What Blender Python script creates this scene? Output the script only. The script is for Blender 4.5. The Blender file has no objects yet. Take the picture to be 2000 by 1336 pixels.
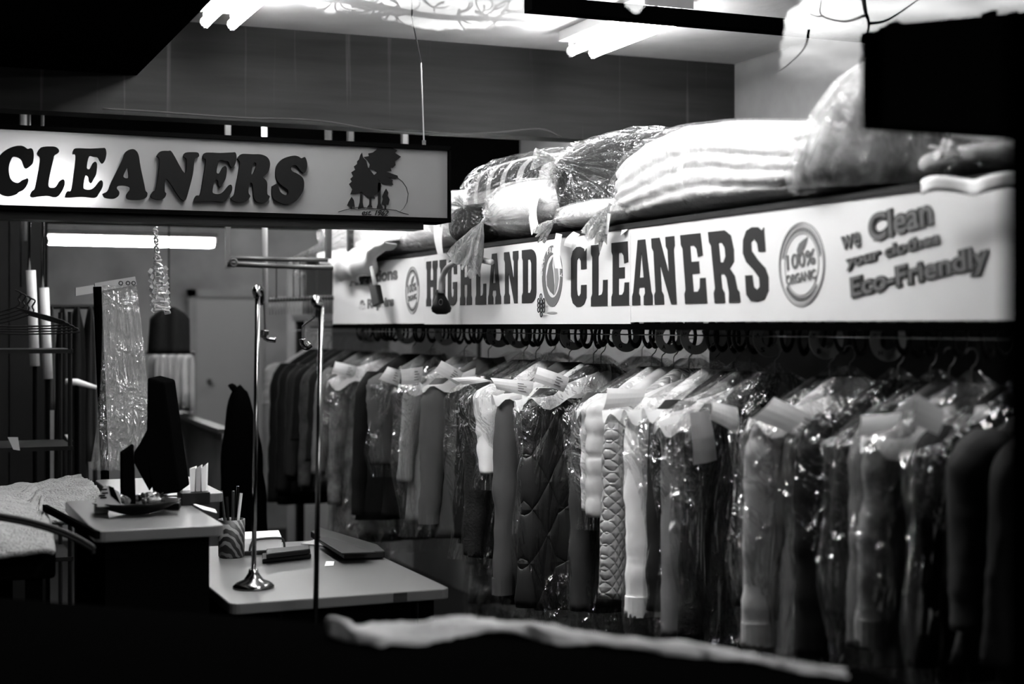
import bpy, math, random
from math import sin, cos, pi, sqrt, exp
from mathutils import Vector, noise

random.seed(11)
SC = bpy.context.scene
COL = SC.collection

# ------------------------------------------------------------------ camera
F = 2922.0                       # focal length in pixels of the 2000 x 1336 frame
TH = math.atan(1220 / F)
CT, ST = cos(TH), sin(TH)
CX, CY, CZ = 1000.0, 636.0, 1.6
cam_d = bpy.data.cameras.new('camera')
cam = bpy.data.objects.new('camera', cam_d)
COL.objects.link(cam)
cam.location = (0, 0, CZ)
cam.rotation_euler = (pi / 2, 0, -TH)
cam_d.sensor_width = 36.0
cam_d.lens = F * 36 / 2000
cam_d.shift_y = -32 / 2000
cam_d.clip_start = 0.02
cam_d.dof.use_dof = True
cam_d.dof.focus_distance = 4.75
cam_d.dof.aperture_fstop = 2.1
SC.camera = cam

SC.view_settings.view_transform = 'Standard'
SC.view_settings.look = 'None'
SC.view_settings.gamma = 1
SC.view_settings.use_curve_mapping = False
SC.view_settings.exposure = 2.6
SC.cycles.max_bounces = 8
SC.cycles.transparent_max_bounces = 24
SC.cycles.transmission_bounces = 6
SC.cycles.sample_clamp_indirect = 6
SC.cycles.caustics_reflective = False
SC.cycles.caustics_refractive = False
SC.cycles.use_denoising = True

# ------------------------------------------------------------------ world: dusk sky with a glow behind the photographer
W = bpy.data.worlds.new('world'); SC.world = W
W.use_nodes = True
wn, wl = W.node_tree.nodes, W.node_tree.links
wn.clear()
w_out = wn.new('ShaderNodeOutputWorld'); w_bg = wn.new('ShaderNodeBackground')
w_tc = wn.new('ShaderNodeTexCoord'); w_map = wn.new('ShaderNodeMapping')
w_map.inputs['Scale'].default_value = (3.0, 3.0, 14.0)
w_ns = wn.new('ShaderNodeTexNoise'); w_ns.inputs['Scale'].default_value = 2.2
w_ns.inputs['Detail'].default_value = 5
w_rp = wn.new('ShaderNodeValToRGB')
w_rp.color_ramp.elements[0].position = 0.40; w_rp.color_ramp.elements[0].color = (.12, .12, .12, 1)
w_rp.color_ramp.elements[1].position = 0.62; w_rp.color_ramp.elements[1].color = (1, 1, 1, 1)
w_dt = wn.new('ShaderNodeVectorMath'); w_dt.operation = 'DOT_PRODUCT'
w_dt.inputs[1].default_value = Vector((ST, -CT, 0.2)).normalized()
w_gl = wn.new('ShaderNodeMapRange')
w_gl.inputs['From Min'].default_value = 0.86; w_gl.inputs['From Max'].default_value = 0.985
w_gl.inputs['To Min'].default_value = 0.0; w_gl.inputs['To Max'].default_value = 1.0
w_m1 = wn.new('ShaderNodeMath'); w_m1.operation = 'MULTIPLY'
w_m2 = wn.new('ShaderNodeMath'); w_m2.operation = 'MULTIPLY_ADD'
w_m2.inputs[1].default_value = 3.0      # glow strength
w_m2.inputs[2].default_value = 0.002
wl.new(w_tc.outputs['Generated'], w_map.inputs[0]); wl.new(w_map.outputs[0], w_ns.inputs['Vector'])
wl.new(w_ns.outputs[0], w_rp.inputs[0]); wl.new(w_tc.outputs['Generated'], w_dt.inputs[0])
wl.new(w_dt.outputs['Value'], w_gl.inputs['Value'])
wl.new(w_gl.outputs[0], w_m1.inputs[0]); wl.new(w_rp.outputs[0], w_m1.inputs[1])
wl.new(w_m1.outputs[0], w_m2.inputs[0]); wl.new(w_m2.outputs[0], w_bg.inputs['Strength'])
wl.new(w_bg.outputs[0], w_out.inputs[0])

TUBE = 16.0          # fluorescent tubes near the counter
TUBE_BACK = 15.0     # fluorescent tubes in the back room

# ------------------------------------------------------------------ pixel -> place
def ray(px, py):
    u = (px - CX) / F
    return Vector((u * CT + ST, CT - u * ST, (CY - py) / F))
def at_y(px, py, y):
    r = ray(px, py); d = y / r.y
    return Vector((r.x * d, y, CZ + r.z * d))
def at_x(px, py, x):
    r = ray(px, py); d = x / r.x
    return Vector((x, r.y * d, CZ + r.z * d))
def at_z(px, py, z):
    r = ray(px, py); d = (z - CZ) / r.z
    return Vector((r.x * d, r.y * d, z))
def z_for(py, x, y):
    return CZ + (CY - py) * (x * ST + y * CT) / F

# ------------------------------------------------------------------ materials
def new_mat(name):
    m = bpy.data.materials.new(name); m.use_nodes = True
    m.node_tree.nodes.clear()
    return m, m.node_tree.nodes, m.node_tree.links
def g4(v): return (v, v, v, 1)

def mat(name, v, rough=.6, spec=.3, metal=0.0, noise_amt=0.0, noise_scale=20.0, bump=0.0, bump_scale=60.0, sheen=0.0,
        stretch=(1, 1, 1)):
    m, n, l = new_mat(name)
    o = n.new('ShaderNodeOutputMaterial'); p = n.new('ShaderNodeBsdfPrincipled')
    p.inputs['Roughness'].default_value = rough
    p.inputs['Metallic'].default_value = metal
    p.inputs['Specular IOR Level'].default_value = spec
    p.inputs['Base Color'].default_value = g4(v)
    if sheen: p.inputs['Sheen Weight'].default_value = sheen
    tc = n.new('ShaderNodeTexCoord'); mp = n.new('ShaderNodeMapping')
    mp.inputs['Scale'].default_value = stretch
    l.new(tc.outputs['Object'], mp.inputs[0])
    if noise_amt:
        t = n.new('ShaderNodeTexNoise'); t.inputs['Scale'].default_value = noise_scale; t.inputs['Detail'].default_value = 6
        r = n.new('ShaderNodeMapRange')
        r.inputs['From Min'].default_value = .3; r.inputs['From Max'].default_value = .7
        r.inputs['To Min'].default_value = max(0, v * (1 - noise_amt)); r.inputs['To Max'].default_value = v * (1 + noise_amt)
        l.new(mp.outputs[0], t.inputs['Vector']); l.new(t.outputs[0], r.inputs[0]); l.new(r.outputs[0], p.inputs['Base Color'])
    if bump:
        t = n.new('ShaderNodeTexNoise'); t.inputs['Scale'].default_value = bump_scale; t.inputs['Detail'].default_value = 4
        b = n.new('ShaderNodeBump'); b.inputs['Strength'].default_value = bump; b.inputs['Distance'].default_value = .01
        l.new(mp.outputs[0], t.inputs['Vector']); l.new(t.outputs[0], b.inputs['Height']); l.new(b.outputs[0], p.inputs['Normal'])
    l.new(p.outputs[0], o.inputs[0])
    return m

def emit(name, s):
    m, n, l = new_mat(name)
    o = n.new('ShaderNodeOutputMaterial'); e = n.new('ShaderNodeEmission'); e.inputs['Strength'].default_value = s
    l.new(e.outputs[0], o.inputs[0]); return m

def film(name, haze=.022, gloss=.32, bump=1.0, scale=10.0, stretch=(1, 1, .35), tint=.97):
    """clear dry-cleaning plastic: mostly transparent with a broken gloss and a thin haze"""
    m, n, l = new_mat(name)
    o = n.new('ShaderNodeOutputMaterial')
    tr = n.new('ShaderNodeBsdfTransparent'); tr.inputs[0].default_value = g4(tint)
    gl = n.new('ShaderNodeBsdfGlossy'); gl.inputs['Roughness'].default_value = .08; gl.inputs['Color'].default_value = g4(1)
    df = n.new('ShaderNodeBsdfDiffuse'); df.inputs[0].default_value = g4(.9)
    tl = n.new('ShaderNodeBsdfTranslucent'); tl.inputs[0].default_value = g4(.9)
    tc = n.new('ShaderNodeTexCoord'); mp = n.new('ShaderNodeMapping'); mp.inputs['Scale'].default_value = stretch
    ns = n.new('ShaderNodeTexNoise'); ns.inputs['Scale'].default_value = scale; ns.inputs['Detail'].default_value = 4
    ns.inputs['Distortion'].default_value = 1.2
    rg = n.new('ShaderNodeMath'); rg.operation = 'MULTIPLY_ADD'; rg.inputs[1].default_value = 2; rg.inputs[2].default_value = -1
    ab = n.new('ShaderNodeMath'); ab.operation = 'ABSOLUTE'; iv = n.new('ShaderNodeMath'); iv.operation = 'SUBTRACT'; iv.inputs[0].default_value = 1
    pw = n.new('ShaderNodeMath'); pw.operation = 'POWER'; pw.inputs[1].default_value = 5
    bp = n.new('ShaderNodeBump'); bp.inputs['Strength'].default_value = bump; bp.inputs['Distance'].default_value = .03
    l.new(tc.outputs['Object'], mp.inputs[0]); l.new(mp.outputs[0], ns.inputs['Vector']); l.new(ns.outputs[0], rg.inputs[0])
    l.new(rg.outputs[0], ab.inputs[0]); l.new(ab.outputs[0], iv.inputs[1]); l.new(iv.outputs[0], pw.inputs[0]); l.new(pw.outputs[0], bp.inputs['Height'])
    for s in (gl, df): l.new(bp.outputs[0], s.inputs['Normal'])
    a = n.new('ShaderNodeMixShader'); a.inputs[0].default_value = .5
    l.new(df.outputs[0], a.inputs[1]); l.new(tl.outputs[0], a.inputs[2])
    lw = n.new('ShaderNodeLayerWeight'); lw.inputs['Blend'].default_value = .35
    l.new(bp.outputs[0], lw.inputs['Normal'])
    hz = n.new('ShaderNodeMath'); hz.operation = 'MULTIPLY_ADD'; hz.inputs[1].default_value = haze * 2.2; hz.inputs[2].default_value = haze * .6
    l.new(lw.outputs['Facing'], hz.inputs[0])
    b = n.new('ShaderNodeMixShader'); l.new(hz.outputs[0], b.inputs[0]); l.new(tr.outputs[0], b.inputs[1]); l.new(a.outputs[0], b.inputs[2])
    gz = n.new('ShaderNodeMath'); gz.operation = 'MULTIPLY_ADD'; gz.inputs[1].default_value = gloss; gz.inputs[2].default_value = gloss * .08
    l.new(lw.outputs['Fresnel'], gz.inputs[0])
    c = n.new('ShaderNodeMixShader'); l.new(gz.outputs[0], c.inputs[0]); l.new(b.outputs[0], c.inputs[1]); l.new(gl.outputs[0], c.inputs[2])
    l.new(c.outputs[0], o.inputs[0])
    return m

def wave_mat(name, a, b, axes, scale, thr=.5, rough=.7, spec=.3):
    """two-tone pattern from crossed bands (plaid) along the given axes"""
    m, n, l = new_mat(name)
    o = n.new('ShaderNodeOutputMaterial'); p = n.new('ShaderNodeBsdfPrincipled')
    p.inputs['Roughness'].default_value = rough; p.inputs['Specular IOR Level'].default_value = spec
    tc = n.new('ShaderNodeTexCoord'); sx = n.new('ShaderNodeSeparateXYZ'); l.new(tc.outputs['Object'], sx.inputs[0])
    outs = []
    for ax in axes:
        k = n.new('ShaderNodeMath'); k.operation = 'MULTIPLY'; k.inputs[1].default_value = scale; l.new(sx.outputs[ax], k.inputs[0])
        s = n.new('ShaderNodeMath'); s.operation = 'SINE'; l.new(k.outputs[0], s.inputs[0])
        t = n.new('ShaderNodeMapRange'); t.inputs['From Min'].default_value = thr - .1; t.inputs['From Max'].default_value = thr + .1
        l.new(s.outputs[0], t.inputs[0]); outs.append(t.outputs[0])
    ad = n.new('ShaderNodeMath'); ad.operation = 'ADD'
    l.new(outs[0], ad.inputs[0]); l.new(outs[1] if len(outs) > 1 else outs[0], ad.inputs[1])
    r = n.new('ShaderNodeMapRange'); r.inputs['From Max'].default_value = 2
    r.inputs['To Min'].default_value = a; r.inputs['To Max'].default_value = b
    l.new(ad.outputs[0], r.inputs[0]); l.new(r.outputs[0], p.inputs['Base Color']); l.new(p.outputs[0], o.inputs[0])
    return m

def dots_mat(name, a, b, scale, thr, rough=.7):
    m, n, l = new_mat(name)
    o = n.new('ShaderNodeOutputMaterial'); p = n.new('ShaderNodeBsdfPrincipled'); p.inputs['Roughness'].default_value = rough
    tc = n.new('ShaderNodeTexCoord'); v = n.new('ShaderNodeTexVoronoi'); v.inputs['Scale'].default_value = scale
    r = n.new('ShaderNodeMapRange'); r.inputs['From Min'].default_value = thr - .05; r.inputs['From Max'].default_value = thr + .05
    r.inputs['To Min'].default_value = b; r.inputs['To Max'].default_value = a
    l.new(tc.outputs['Object'], v.inputs['Vector']); l.new(v.outputs['Distance'], r.inputs[0])
    l.new(r.outputs[0], p.inputs['Base Color']); l.new(p.outputs[0], o.inputs[0]); return m

def quilt_mat(name, v, k, rough=.4, strength=1.0, spec=.5, diag=True, dist=.02):
    """stitched quilting: diagonal (or level) seams pressed in by bump"""
    m, n, l = new_mat(name)
    o = n.new('ShaderNodeOutputMaterial'); p = n.new('ShaderNodeBsdfPrincipled')
    p.inputs['Roughness'].default_value = rough; p.inputs['Base Color'].default_value = g4(v); p.inputs['Specular IOR Level'].default_value = spec
    tc = n.new('ShaderNodeTexCoord'); sx = n.new('ShaderNodeSeparateXYZ'); l.new(tc.outputs['Object'], sx.inputs[0])
    def band(op):
        a = n.new('ShaderNodeMath'); a.operation = op
        h = n.new('ShaderNodeMath'); h.operation = 'ADD'; l.new(sx.outputs[0], h.inputs[0]); l.new(sx.outputs[1], h.inputs[1])
        zz = n.new('ShaderNodeMath'); zz.operation = 'MULTIPLY'; zz.inputs[1].default_value = .62; l.new(sx.outputs[2], zz.inputs[0])
        if diag: l.new(h.outputs[0], a.inputs[0])
        else: a.inputs[0].default_value = 0
        l.new(zz.outputs[0], a.inputs[1])
        b = n.new('ShaderNodeMath'); b.operation = 'MULTIPLY'; b.inputs[1].default_value = k; l.new(a.outputs[0], b.inputs[0])
        s = n.new('ShaderNodeMath'); s.operation = 'SINE'; l.new(b.outputs[0], s.inputs[0])
        c = n.new('ShaderNodeMath'); c.operation = 'ABSOLUTE'; l.new(s.outputs[0], c.inputs[0])
        q = n.new('ShaderNodeMath'); q.operation = 'POWER'; q.inputs[1].default_value = .45; l.new(c.outputs[0], q.inputs[0])
        return q.outputs[0]
    mm = n.new('ShaderNodeMath'); mm.operation = 'MINIMUM'; l.new(band('ADD'), mm.inputs[0]); l.new(band('SUBTRACT'), mm.inputs[1])
    bp = n.new('ShaderNodeBump'); bp.inputs['Strength'].default_value = strength; bp.inputs['Distance'].default_value = dist
    l.new(mm.outputs[0], bp.inputs['Height']); l.new(bp.outputs[0], p.inputs['Normal']); l.new(p.outputs[0], o.inputs[0])
    return m

def acrylic(name, v, trans):
    m, n, l = new_mat(name)
    o = n.new('ShaderNodeOutputMaterial'); d = n.new('ShaderNodeBsdfDiffuse'); t = n.new('ShaderNodeBsdfTranslucent'); x = n.new('ShaderNodeMixShader')
    ns = n.new('ShaderNodeTexNoise'); ns.inputs['Scale'].default_value = 3; ns.inputs['Detail'].default_value = 6
    r = n.new('ShaderNodeMapRange'); r.inputs['To Min'].default_value = v * .85; r.inputs['To Max'].default_value = v * 1.1
    tc = n.new('ShaderNodeTexCoord'); l.new(tc.outputs['Object'], ns.inputs['Vector']); l.new(ns.outputs[0], r.inputs[0])
    l.new(r.outputs[0], d.inputs[0]); t.inputs[0].default_value = g4(v); x.inputs[0].default_value = trans
    l.new(d.outputs[0], x.inputs[1]); l.new(t.outputs[0], x.inputs[2]); l.new(x.outputs[0], o.inputs[0]); return m

def zebra():
    m, n, l = new_mat('zebra_print')
    o = n.new('ShaderNodeOutputMaterial'); p = n.new('ShaderNodeBsdfPrincipled'); p.inputs['Roughness'].default_value = .5
    tc = n.new('ShaderNodeTexCoord'); w = n.new('ShaderNodeTexWave'); w.bands_direction = 'DIAGONAL'
    w.inputs['Scale'].default_value = 22; w.inputs['Distortion'].default_value = 5; w.inputs['Detail'].default_value = 2
    r = n.new('ShaderNodeMapRange'); r.inputs['From Min'].default_value = .62; r.inputs['From Max'].default_value = .72
    r.inputs['To Min'].default_value = .003; r.inputs['To Max'].default_value = .14
    l.new(tc.outputs['Object'], w.inputs['Vector']); l.new(w.outputs[1], r.inputs[0]); l.new(r.outputs[0], p.inputs['Base Color']); l.new(p.outputs[0], o.inputs[0])
    return m

M = {}
M['ceiling'] = mat('painted_ceiling', .55, .9, .1, noise_amt=.12, noise_scale=4, bump=.2, bump_scale=30)
M['wall'] = mat('painted_wall', .17, .9, .1, noise_amt=.15, noise_scale=5)
M['wall_dim'] = mat('grey_wall', .18, .9, .1, noise_amt=.3, noise_scale=2.5)
M['floor'] = mat('dark_floor', .006, .7, .2, noise_amt=.3)
M['black'] = mat('black_paint', .0015, .9, 0.0)
M['blackgloss'] = mat('black_plastic', .006, .4, .2)
M['darkwood'] = mat('dark_wood', .02, .7, .15, noise_amt=.5, noise_scale=6, stretch=(1, 1, 12))
M['laminate'] = mat('counter_laminate', .095, .35, .4, noise_amt=.08, noise_scale=5)
M['laminate_edge'] = mat('counter_edge_banding', .42, .4, .3)
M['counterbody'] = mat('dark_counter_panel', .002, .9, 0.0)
M['chrome'] = mat('chrome', .20, .16, .5, metal=1)
M['steel'] = mat('brushed_steel', .18, .35, .5, metal=1)
M['darksteel'] = mat('dark_steel', .05, .45, .4, metal=.6)
M['signwhite'] = mat('sign_board_white', .62, .5, .3, noise_amt=.05, noise_scale=3)
M['signink'] = mat('sign_ink', .022, .6, .2)
M['signink2'] = mat('sign_ink_mid_grey', .13, .6, .2)
M['sign_acrylic'] = acrylic('sign_acrylic', .21, .45)
M['foam_letter'] = mat('raised_letter_black', .005, .7, .03)
M['artink'] = mat('tree_artwork_ink', .006, .8, .03)
M['paper'] = mat('ticket_paper', .82, .7, .2)
M['paper_grey'] = mat('grey_paper', .4, .7, .2)
M['cape'] = acrylic('thin_white_paper_cape', .75, .35)
M['film_bundle'] = film('glossy_clear_bag', haze=.012, gloss=.17, bump=.7, scale=5, stretch=(1, 1, 1))
M['print'] = mat('ticket_print', .15, .7, .1)
M['ring'] = mat('black_ring_plastic', .006, .55, .15)
M['disc'] = mat('divider_disc_plastic', .22, .5, .25)
M['film'] = film('clear_plastic_bag')
M['film_thick'] = film('cloudy_plastic_bag', haze=.10, gloss=.22, scale=6, stretch=(1, 1, 1))
M['film_tail'] = film('gathered_plastic', haze=.75, gloss=.4, scale=30, stretch=(1, 1, .5), tint=.95)
M['comforter'] = mat('white_quilt_fabric', .85, .85, .1, bump=.35, bump_scale=40)
M['front_cloth'] = mat('crumpled_cotton', .45, .9, .1, bump=.5, bump_scale=18, noise_amt=.4, noise_scale=7)
M['linen'] = mat('white_linen', .8, .8, .1, bump=.3, bump_scale=25)
M['plaid'] = wave_mat('plaid_blanket', .02, .6, (1, 2), 48, .55)
M['darkblanket'] = mat('charcoal_blanket', .03, .85, .1, bump=.4, bump_scale=30)
M['greyblanket'] = mat('grey_print_quilt', .30, .8, .1, noise_amt=.6, noise_scale=9, bump=.3)
M['terry'] = mat('fluffy_terry', .26, .95, .05, bump=1.0, bump_scale=140, noise_amt=.12, noise_scale=30)
M['pale_poly'] = mat('paper_roll_white', .55, .6, .3)
M['zebra'] = zebra()
M['pipe_dim'] = mat('dull_grey_metal', .035, .6, .2)
M['pipe'] = mat('grey_pipe', .12, .4, .4)
M['hose'] = mat('pale_grey_tube', .35, .4, .4)
M['candy'] = mat('foil_wrapper', .35, .2, .6, metal=.8, noise_amt=.8, noise_scale=60)
M['tube'] = emit('fluorescent_tube_glow', TUBE)
M['tube_added'] = emit('added_tube_glow', TUBE * .75)  # glow of the added fixtures that stay out of view
M['tube_back'] = emit('fluorescent_tube_glow_back', TUBE_BACK)
M['sign_tube'] = emit('sign_box_tube_glow', 210.0)
M['fixture'] = mat('white_enamel', .6, .4, .4)

# header wood with pale vertical drips
def header_mat():
    m, n, l = new_mat('header_planks')
    o = n.new('ShaderNodeOutputMaterial'); p = n.new('ShaderNodeBsdfPrincipled'); p.inputs['Roughness'].default_value = .75
    p.inputs['Specular IOR Level'].default_value = .15
    tc = n.new('ShaderNodeTexCoord')
    a = n.new('ShaderNodeMapping'); a.inputs['Scale'].default_value = (1.2, 1, 14); l.new(tc.outputs['Object'], a.inputs[0])
    b = n.new('ShaderNodeMapping'); b.inputs['Scale'].default_value = (26, 1, .7); l.new(tc.outputs['Object'], b.inputs[0])
    n1 = n.new('ShaderNodeTexNoise'); n1.inputs['Scale'].default_value = 2.2; n1.inputs['Detail'].default_value = 6; l.new(a.outputs[0], n1.inputs['Vector'])
    n2 = n.new('ShaderNodeTexNoise'); n2.inputs['Scale'].default_value = 1.0; n2.inputs['Detail'].default_value = 3; l.new(b.outputs[0], n2.inputs['Vector'])
    r1 = n.new('ShaderNodeMapRange'); r1.inputs['To Min'].default_value = .008; r1.inputs['To Max'].default_value = .030; l.new(n1.outputs[0], r1.inputs[0])
    r2 = n.new('ShaderNodeMapRange'); r2.inputs['From Min'].default_value = .62; r2.inputs['From Max'].default_value = .78
    r2.inputs['To Max'].default_value = .05; l.new(n2.outputs[0], r2.inputs[0])
    s = n.new('ShaderNodeMath'); s.operation = 'ADD'; l.new(r1.outputs[0], s.inputs[0]); l.new(r2.outputs[0], s.inputs[1])
    l.new(s.outputs[0], p.inputs['Base Color']); l.new(p.outputs[0], o.inputs[0]); return m
M['header'] = header_mat()

# ------------------------------------------------------------------ mesh builder
WLOC = {}
class MB:
    def __init__(s): s.v = []; s.f = []; s.smooth = False
    def add(s, vs, fs):
        o = len(s.v); s.v += [Vector(v) for v in vs]; s.f += [tuple(i + o for i in f) for f in fs]; return s
    def box(s, x0, x1, y0, y1, z0, z1):
        v = [(x, y, z) for x in (x0, x1) for y in (y0, y1) for z in (z0, z1)]
        return s.add(v, [(0, 1, 3, 2), (4, 6, 7, 5), (0, 4, 5, 1), (2, 3, 7, 6), (0, 2, 6, 4), (1, 5, 7, 3)])
    def rbox(s, x0, x1, y0, y1, z0, z1, r=.01, n=3):
        """box with rounded vertical corners"""
        pts = []
        for cx, cy, a0 in ((x1 - r, y1 - r, 0), (x0 + r, y1 - r, 90), (x0 + r, y0 + r, 180), (x1 - r, y0 + r, 270)):
            for k in range(n + 1):
                a = math.radians(a0 + 90 * k / n); pts.append((cx + r * cos(a), cy + r * sin(a)))
        return s.prism([Vector((x, y, z0)) for x, y in pts], Vector((0, 0, z1 - z0)))
    def prism(s, pts, d):
        n = len(pts); d = Vector(d)
        v = [Vector(p) for p in pts] + [Vector(p) + d for p in pts]
        f = [tuple(range(n))[::-1], tuple(range(n, 2 * n))] + [(i, (i + 1) % n, n + (i + 1) % n, n + i) for i in range(n)]
        return s.add(v, f)
    def loft(s, rings, cap=True, closed=True):
        n = len(rings[0]); o = len(s.v)
        for r in rings: s.v += [Vector(p) for p in r]
        for i in range(len(rings) - 1):
            for j in range(n if closed else n - 1):
                k = (j + 1) % n
                s.f.append((o + i * n + j, o + i * n + k, o + (i + 1) * n + k, o + (i + 1) * n + j))
        if cap and closed:
            s.f.append(tuple(o + j for j in range(n))[::-1]); s.f.append(tuple(o + (len(rings) - 1) * n + j for j in range(n)))
        return s
    def tube(s, pts, r, n=8, cap=True):
        pts = [Vector(p) for p in pts]; rings = []; up = None
        for i, p in enumerate(pts):
            t = (pts[min(i + 1, len(pts) - 1)] - pts[max(i - 1, 0)]).normalized()
            if up is None:
                up = t.orthogonal().normalized()
            else:
                up = (up - t * up.dot(t)); up = up.normalized() if up.length > 1e-6 else t.orthogonal().normalized()
            b = t.cross(up); rr = r[i] if isinstance(r, (list, tuple)) else r
            rings.append([p + (up * cos(2 * pi * k / n) + b * sin(2 * pi * k / n)) * rr for k in range(n)])
        return s.loft(rings, cap)
    def lathe(s, c, prof, n=24):
        c = Vector(c)
        return s.loft([[c + Vector((r * cos(2 * pi * k / n), r * sin(2 * pi * k / n), z)) for k in range(n)] for r, z in prof])
    def torus(s, c, R, r, axis='y', n=24, m=8, sx=1.0, sz=1.0):
        c = Vector(c); pts = []; o = len(s.v)
        for i in range(n):
            a = 2 * pi * i / n
            for j in range(m):
                b = 2 * pi * j / m; q = R + r * cos(b)
                u, v, w = q * cos(a) * sx, q * sin(a) * sz, r * sin(b)
                p = {'y': (u, w, v), 'x': (w, u, v), 'z': (u, v, w)}[axis]
                s.v.append(c + Vector(p))
        for i in range(n):
            for j in range(m):
                s.f.append((o + i * m + j, o + ((i + 1) % n) * m + j, o + ((i + 1) % n) * m + (j + 1) % m, o + i * m + (j + 1) % m))
        return s
    def grid(s, fn, nu, nv):
        o = len(s.v)
        for i in range(nu + 1):
            for j in range(nv + 1): s.v.append(Vector(fn(i / nu, j / nv)))
        for i in range(nu):
            for j in range(nv):
                a = o + i * (nv + 1) + j
                s.f.append((a, a + 1, a + nv + 2, a + nv + 1))
        return s
    def build(s, name, m, parent=None, smooth=False, solid=0.0, bevel=0.0, local=False, sub=0):
        if local: org = Vector((0, 0, 0))
        elif parent is not None: org = WLOC[parent.name]
        else:
            lo = [min(v[i] for v in s.v) for i in range(3)]; hi = [max(v[i] for v in s.v) for i in range(3)]
            org = Vector(((lo[0] + hi[0]) / 2, (lo[1] + hi[1]) / 2, lo[2]))
        me = bpy.data.meshes.new(name)
        me.from_pydata([v - org for v in s.v], [], s.f); me.update()
        me.materials.append(m)
        if smooth: me.polygons.foreach_set('use_smooth', [True] * len(me.polygons))
        o = bpy.data.objects.new(name, me); COL.objects.link(o)
        if parent is not None:
            o.parent = parent; WLOC[o.name] = org
        else:
            o.location = org; WLOC[o.name] = org
        if sub:
            d = o.modifiers.new('sub', 'SUBSURF'); d.levels = d.render_levels = sub
        if solid:
            d = o.modifiers.new('solid', 'SOLIDIFY'); d.thickness = solid; d.offset = 0
        if bevel:
            d = o.modifiers.new('bevel', 'BEVEL'); d.width = bevel; d.segments = 2; d.limit_method = 'ANGLE'
        return o

def tag(o, label=None, cat=None, group=None, kind=None):
    if label: o['label'] = label
    if cat: o['category'] = cat
    if group: o['group'] = group
    if kind: o['kind'] = kind
    return o
def thing(name, label, cat, loc=(0, 0, 0), group=None):
    o = bpy.data.objects.new(name, None); COL.objects.link(o)
    o.location = loc; o.empty_display_size = .1; WLOC[o.name] = Vector(loc)
    return tag(o, label, cat, group)
def struct(name, mb, m, **k):
    return tag(mb.build(name, m, **k), kind='structure')
def cr(pts, n=6):
    """catmull-rom through points"""
    P = [Vector(p) for p in pts]; P = [P[0] * 2 - P[1]] + P + [P[-1] * 2 - P[-2]]; out = []
    for i in range(1, len(P) - 2):
        for k in range(n):
            t = k / n; a, b, c, d = P[i - 1:i + 3]
            out.append(.5 * ((2 * b) + (c - a) * t + (2 * a - 5 * b + 4 * c - d) * t * t + (3 * b - 3 * c + d - a) * t ** 3))
    out.append(P[-2]); return out
def fbm(p, s=1.0): return noise.fractal(Vector(p) * s, .8, 2.0, 4)

# flat filled shapes (with holes) and lettering, laid on a plane by a mapping (u, v, w) -> world
def shape_mesh(mb, loops, mapf, depth, smooth=False):
    cu = bpy.data.curves.new('tmp', 'CURVE'); cu.dimensions = '2D'; cu.fill_mode = 'BOTH'; cu.extrude = depth / 2
    for lp in loops:
        if smooth:
            c = cr([Vector((a, b, 0)) for a, b in lp] + [Vector((lp[0][0], lp[0][1], 0))], 4)[:-1]
            lp = [(p.x, p.y) for p in c]
        sp = cu.splines.new('POLY'); sp.points.add(len(lp) - 1); sp.use_cyclic_u = True
        for i, (a, b) in enumerate(lp): sp.points[i].co = (a, b, 0, 1)
    take_curve(mb, cu, mapf)
def take_curve(mb, cu, mapf):
    ob = bpy.data.objects.new('tmp', cu); COL.objects.link(ob)
    me = bpy.data.meshes.new_from_object(ob.evaluated_get(bpy.context.evaluated_depsgraph_get()))
    o = len(mb.v)
    for v in me.vertices: mb.v.append(Vector(mapf(v.co.x, v.co.y, v.co.z)))
    for p in me.polygons: mb.f.append(tuple(o + i for i in p.vertices))
    bpy.data.objects.remove(ob); bpy.data.meshes.remove(me); bpy.data.curves.remove(cu)
def text_mesh(mb, txt, u0, v0, width, height, mapf, depth=.002, bold=0.0, shear=0.0, rot=0.0):
    cu = bpy.data.curves.new('tmp', 'FONT'); cu.body = txt; cu.size = 1; cu.extrude = .001; cu.offset = bold; cu.shear = shear
    ob = bpy.data.objects.new('tmp', cu); COL.objects.link(ob)
    me = bpy.data.meshes.new_from_object(ob.evaluated_get(bpy.context.evaluated_depsgraph_get()))
    if len(me.vertices):
        xs = [v.co.x for v in me.vertices]; ys = [v.co.y for v in me.vertices]
        x0, x1, y0, y1 = min(xs), max(xs), min(ys), max(ys)
        o = len(mb.v); c, s_ = cos(rot), sin(rot)
        for v in me.vertices:
            a = (v.co.x - x0) / (x1 - x0) * width; b = (v.co.y - y0) / (y1 - y0) * height
            mb.v.append(Vector(mapf(u0 + a * c - b * s_, v0 + a * s_ + b * c, depth if v.co.z > 0 else 0)))
        for p in me.polygons: mb.f.append(tuple(o + i for i in p.vertices))
    bpy.data.objects.remove(ob); bpy.data.meshes.remove(me); bpy.data.curves.remove(cu)

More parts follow.
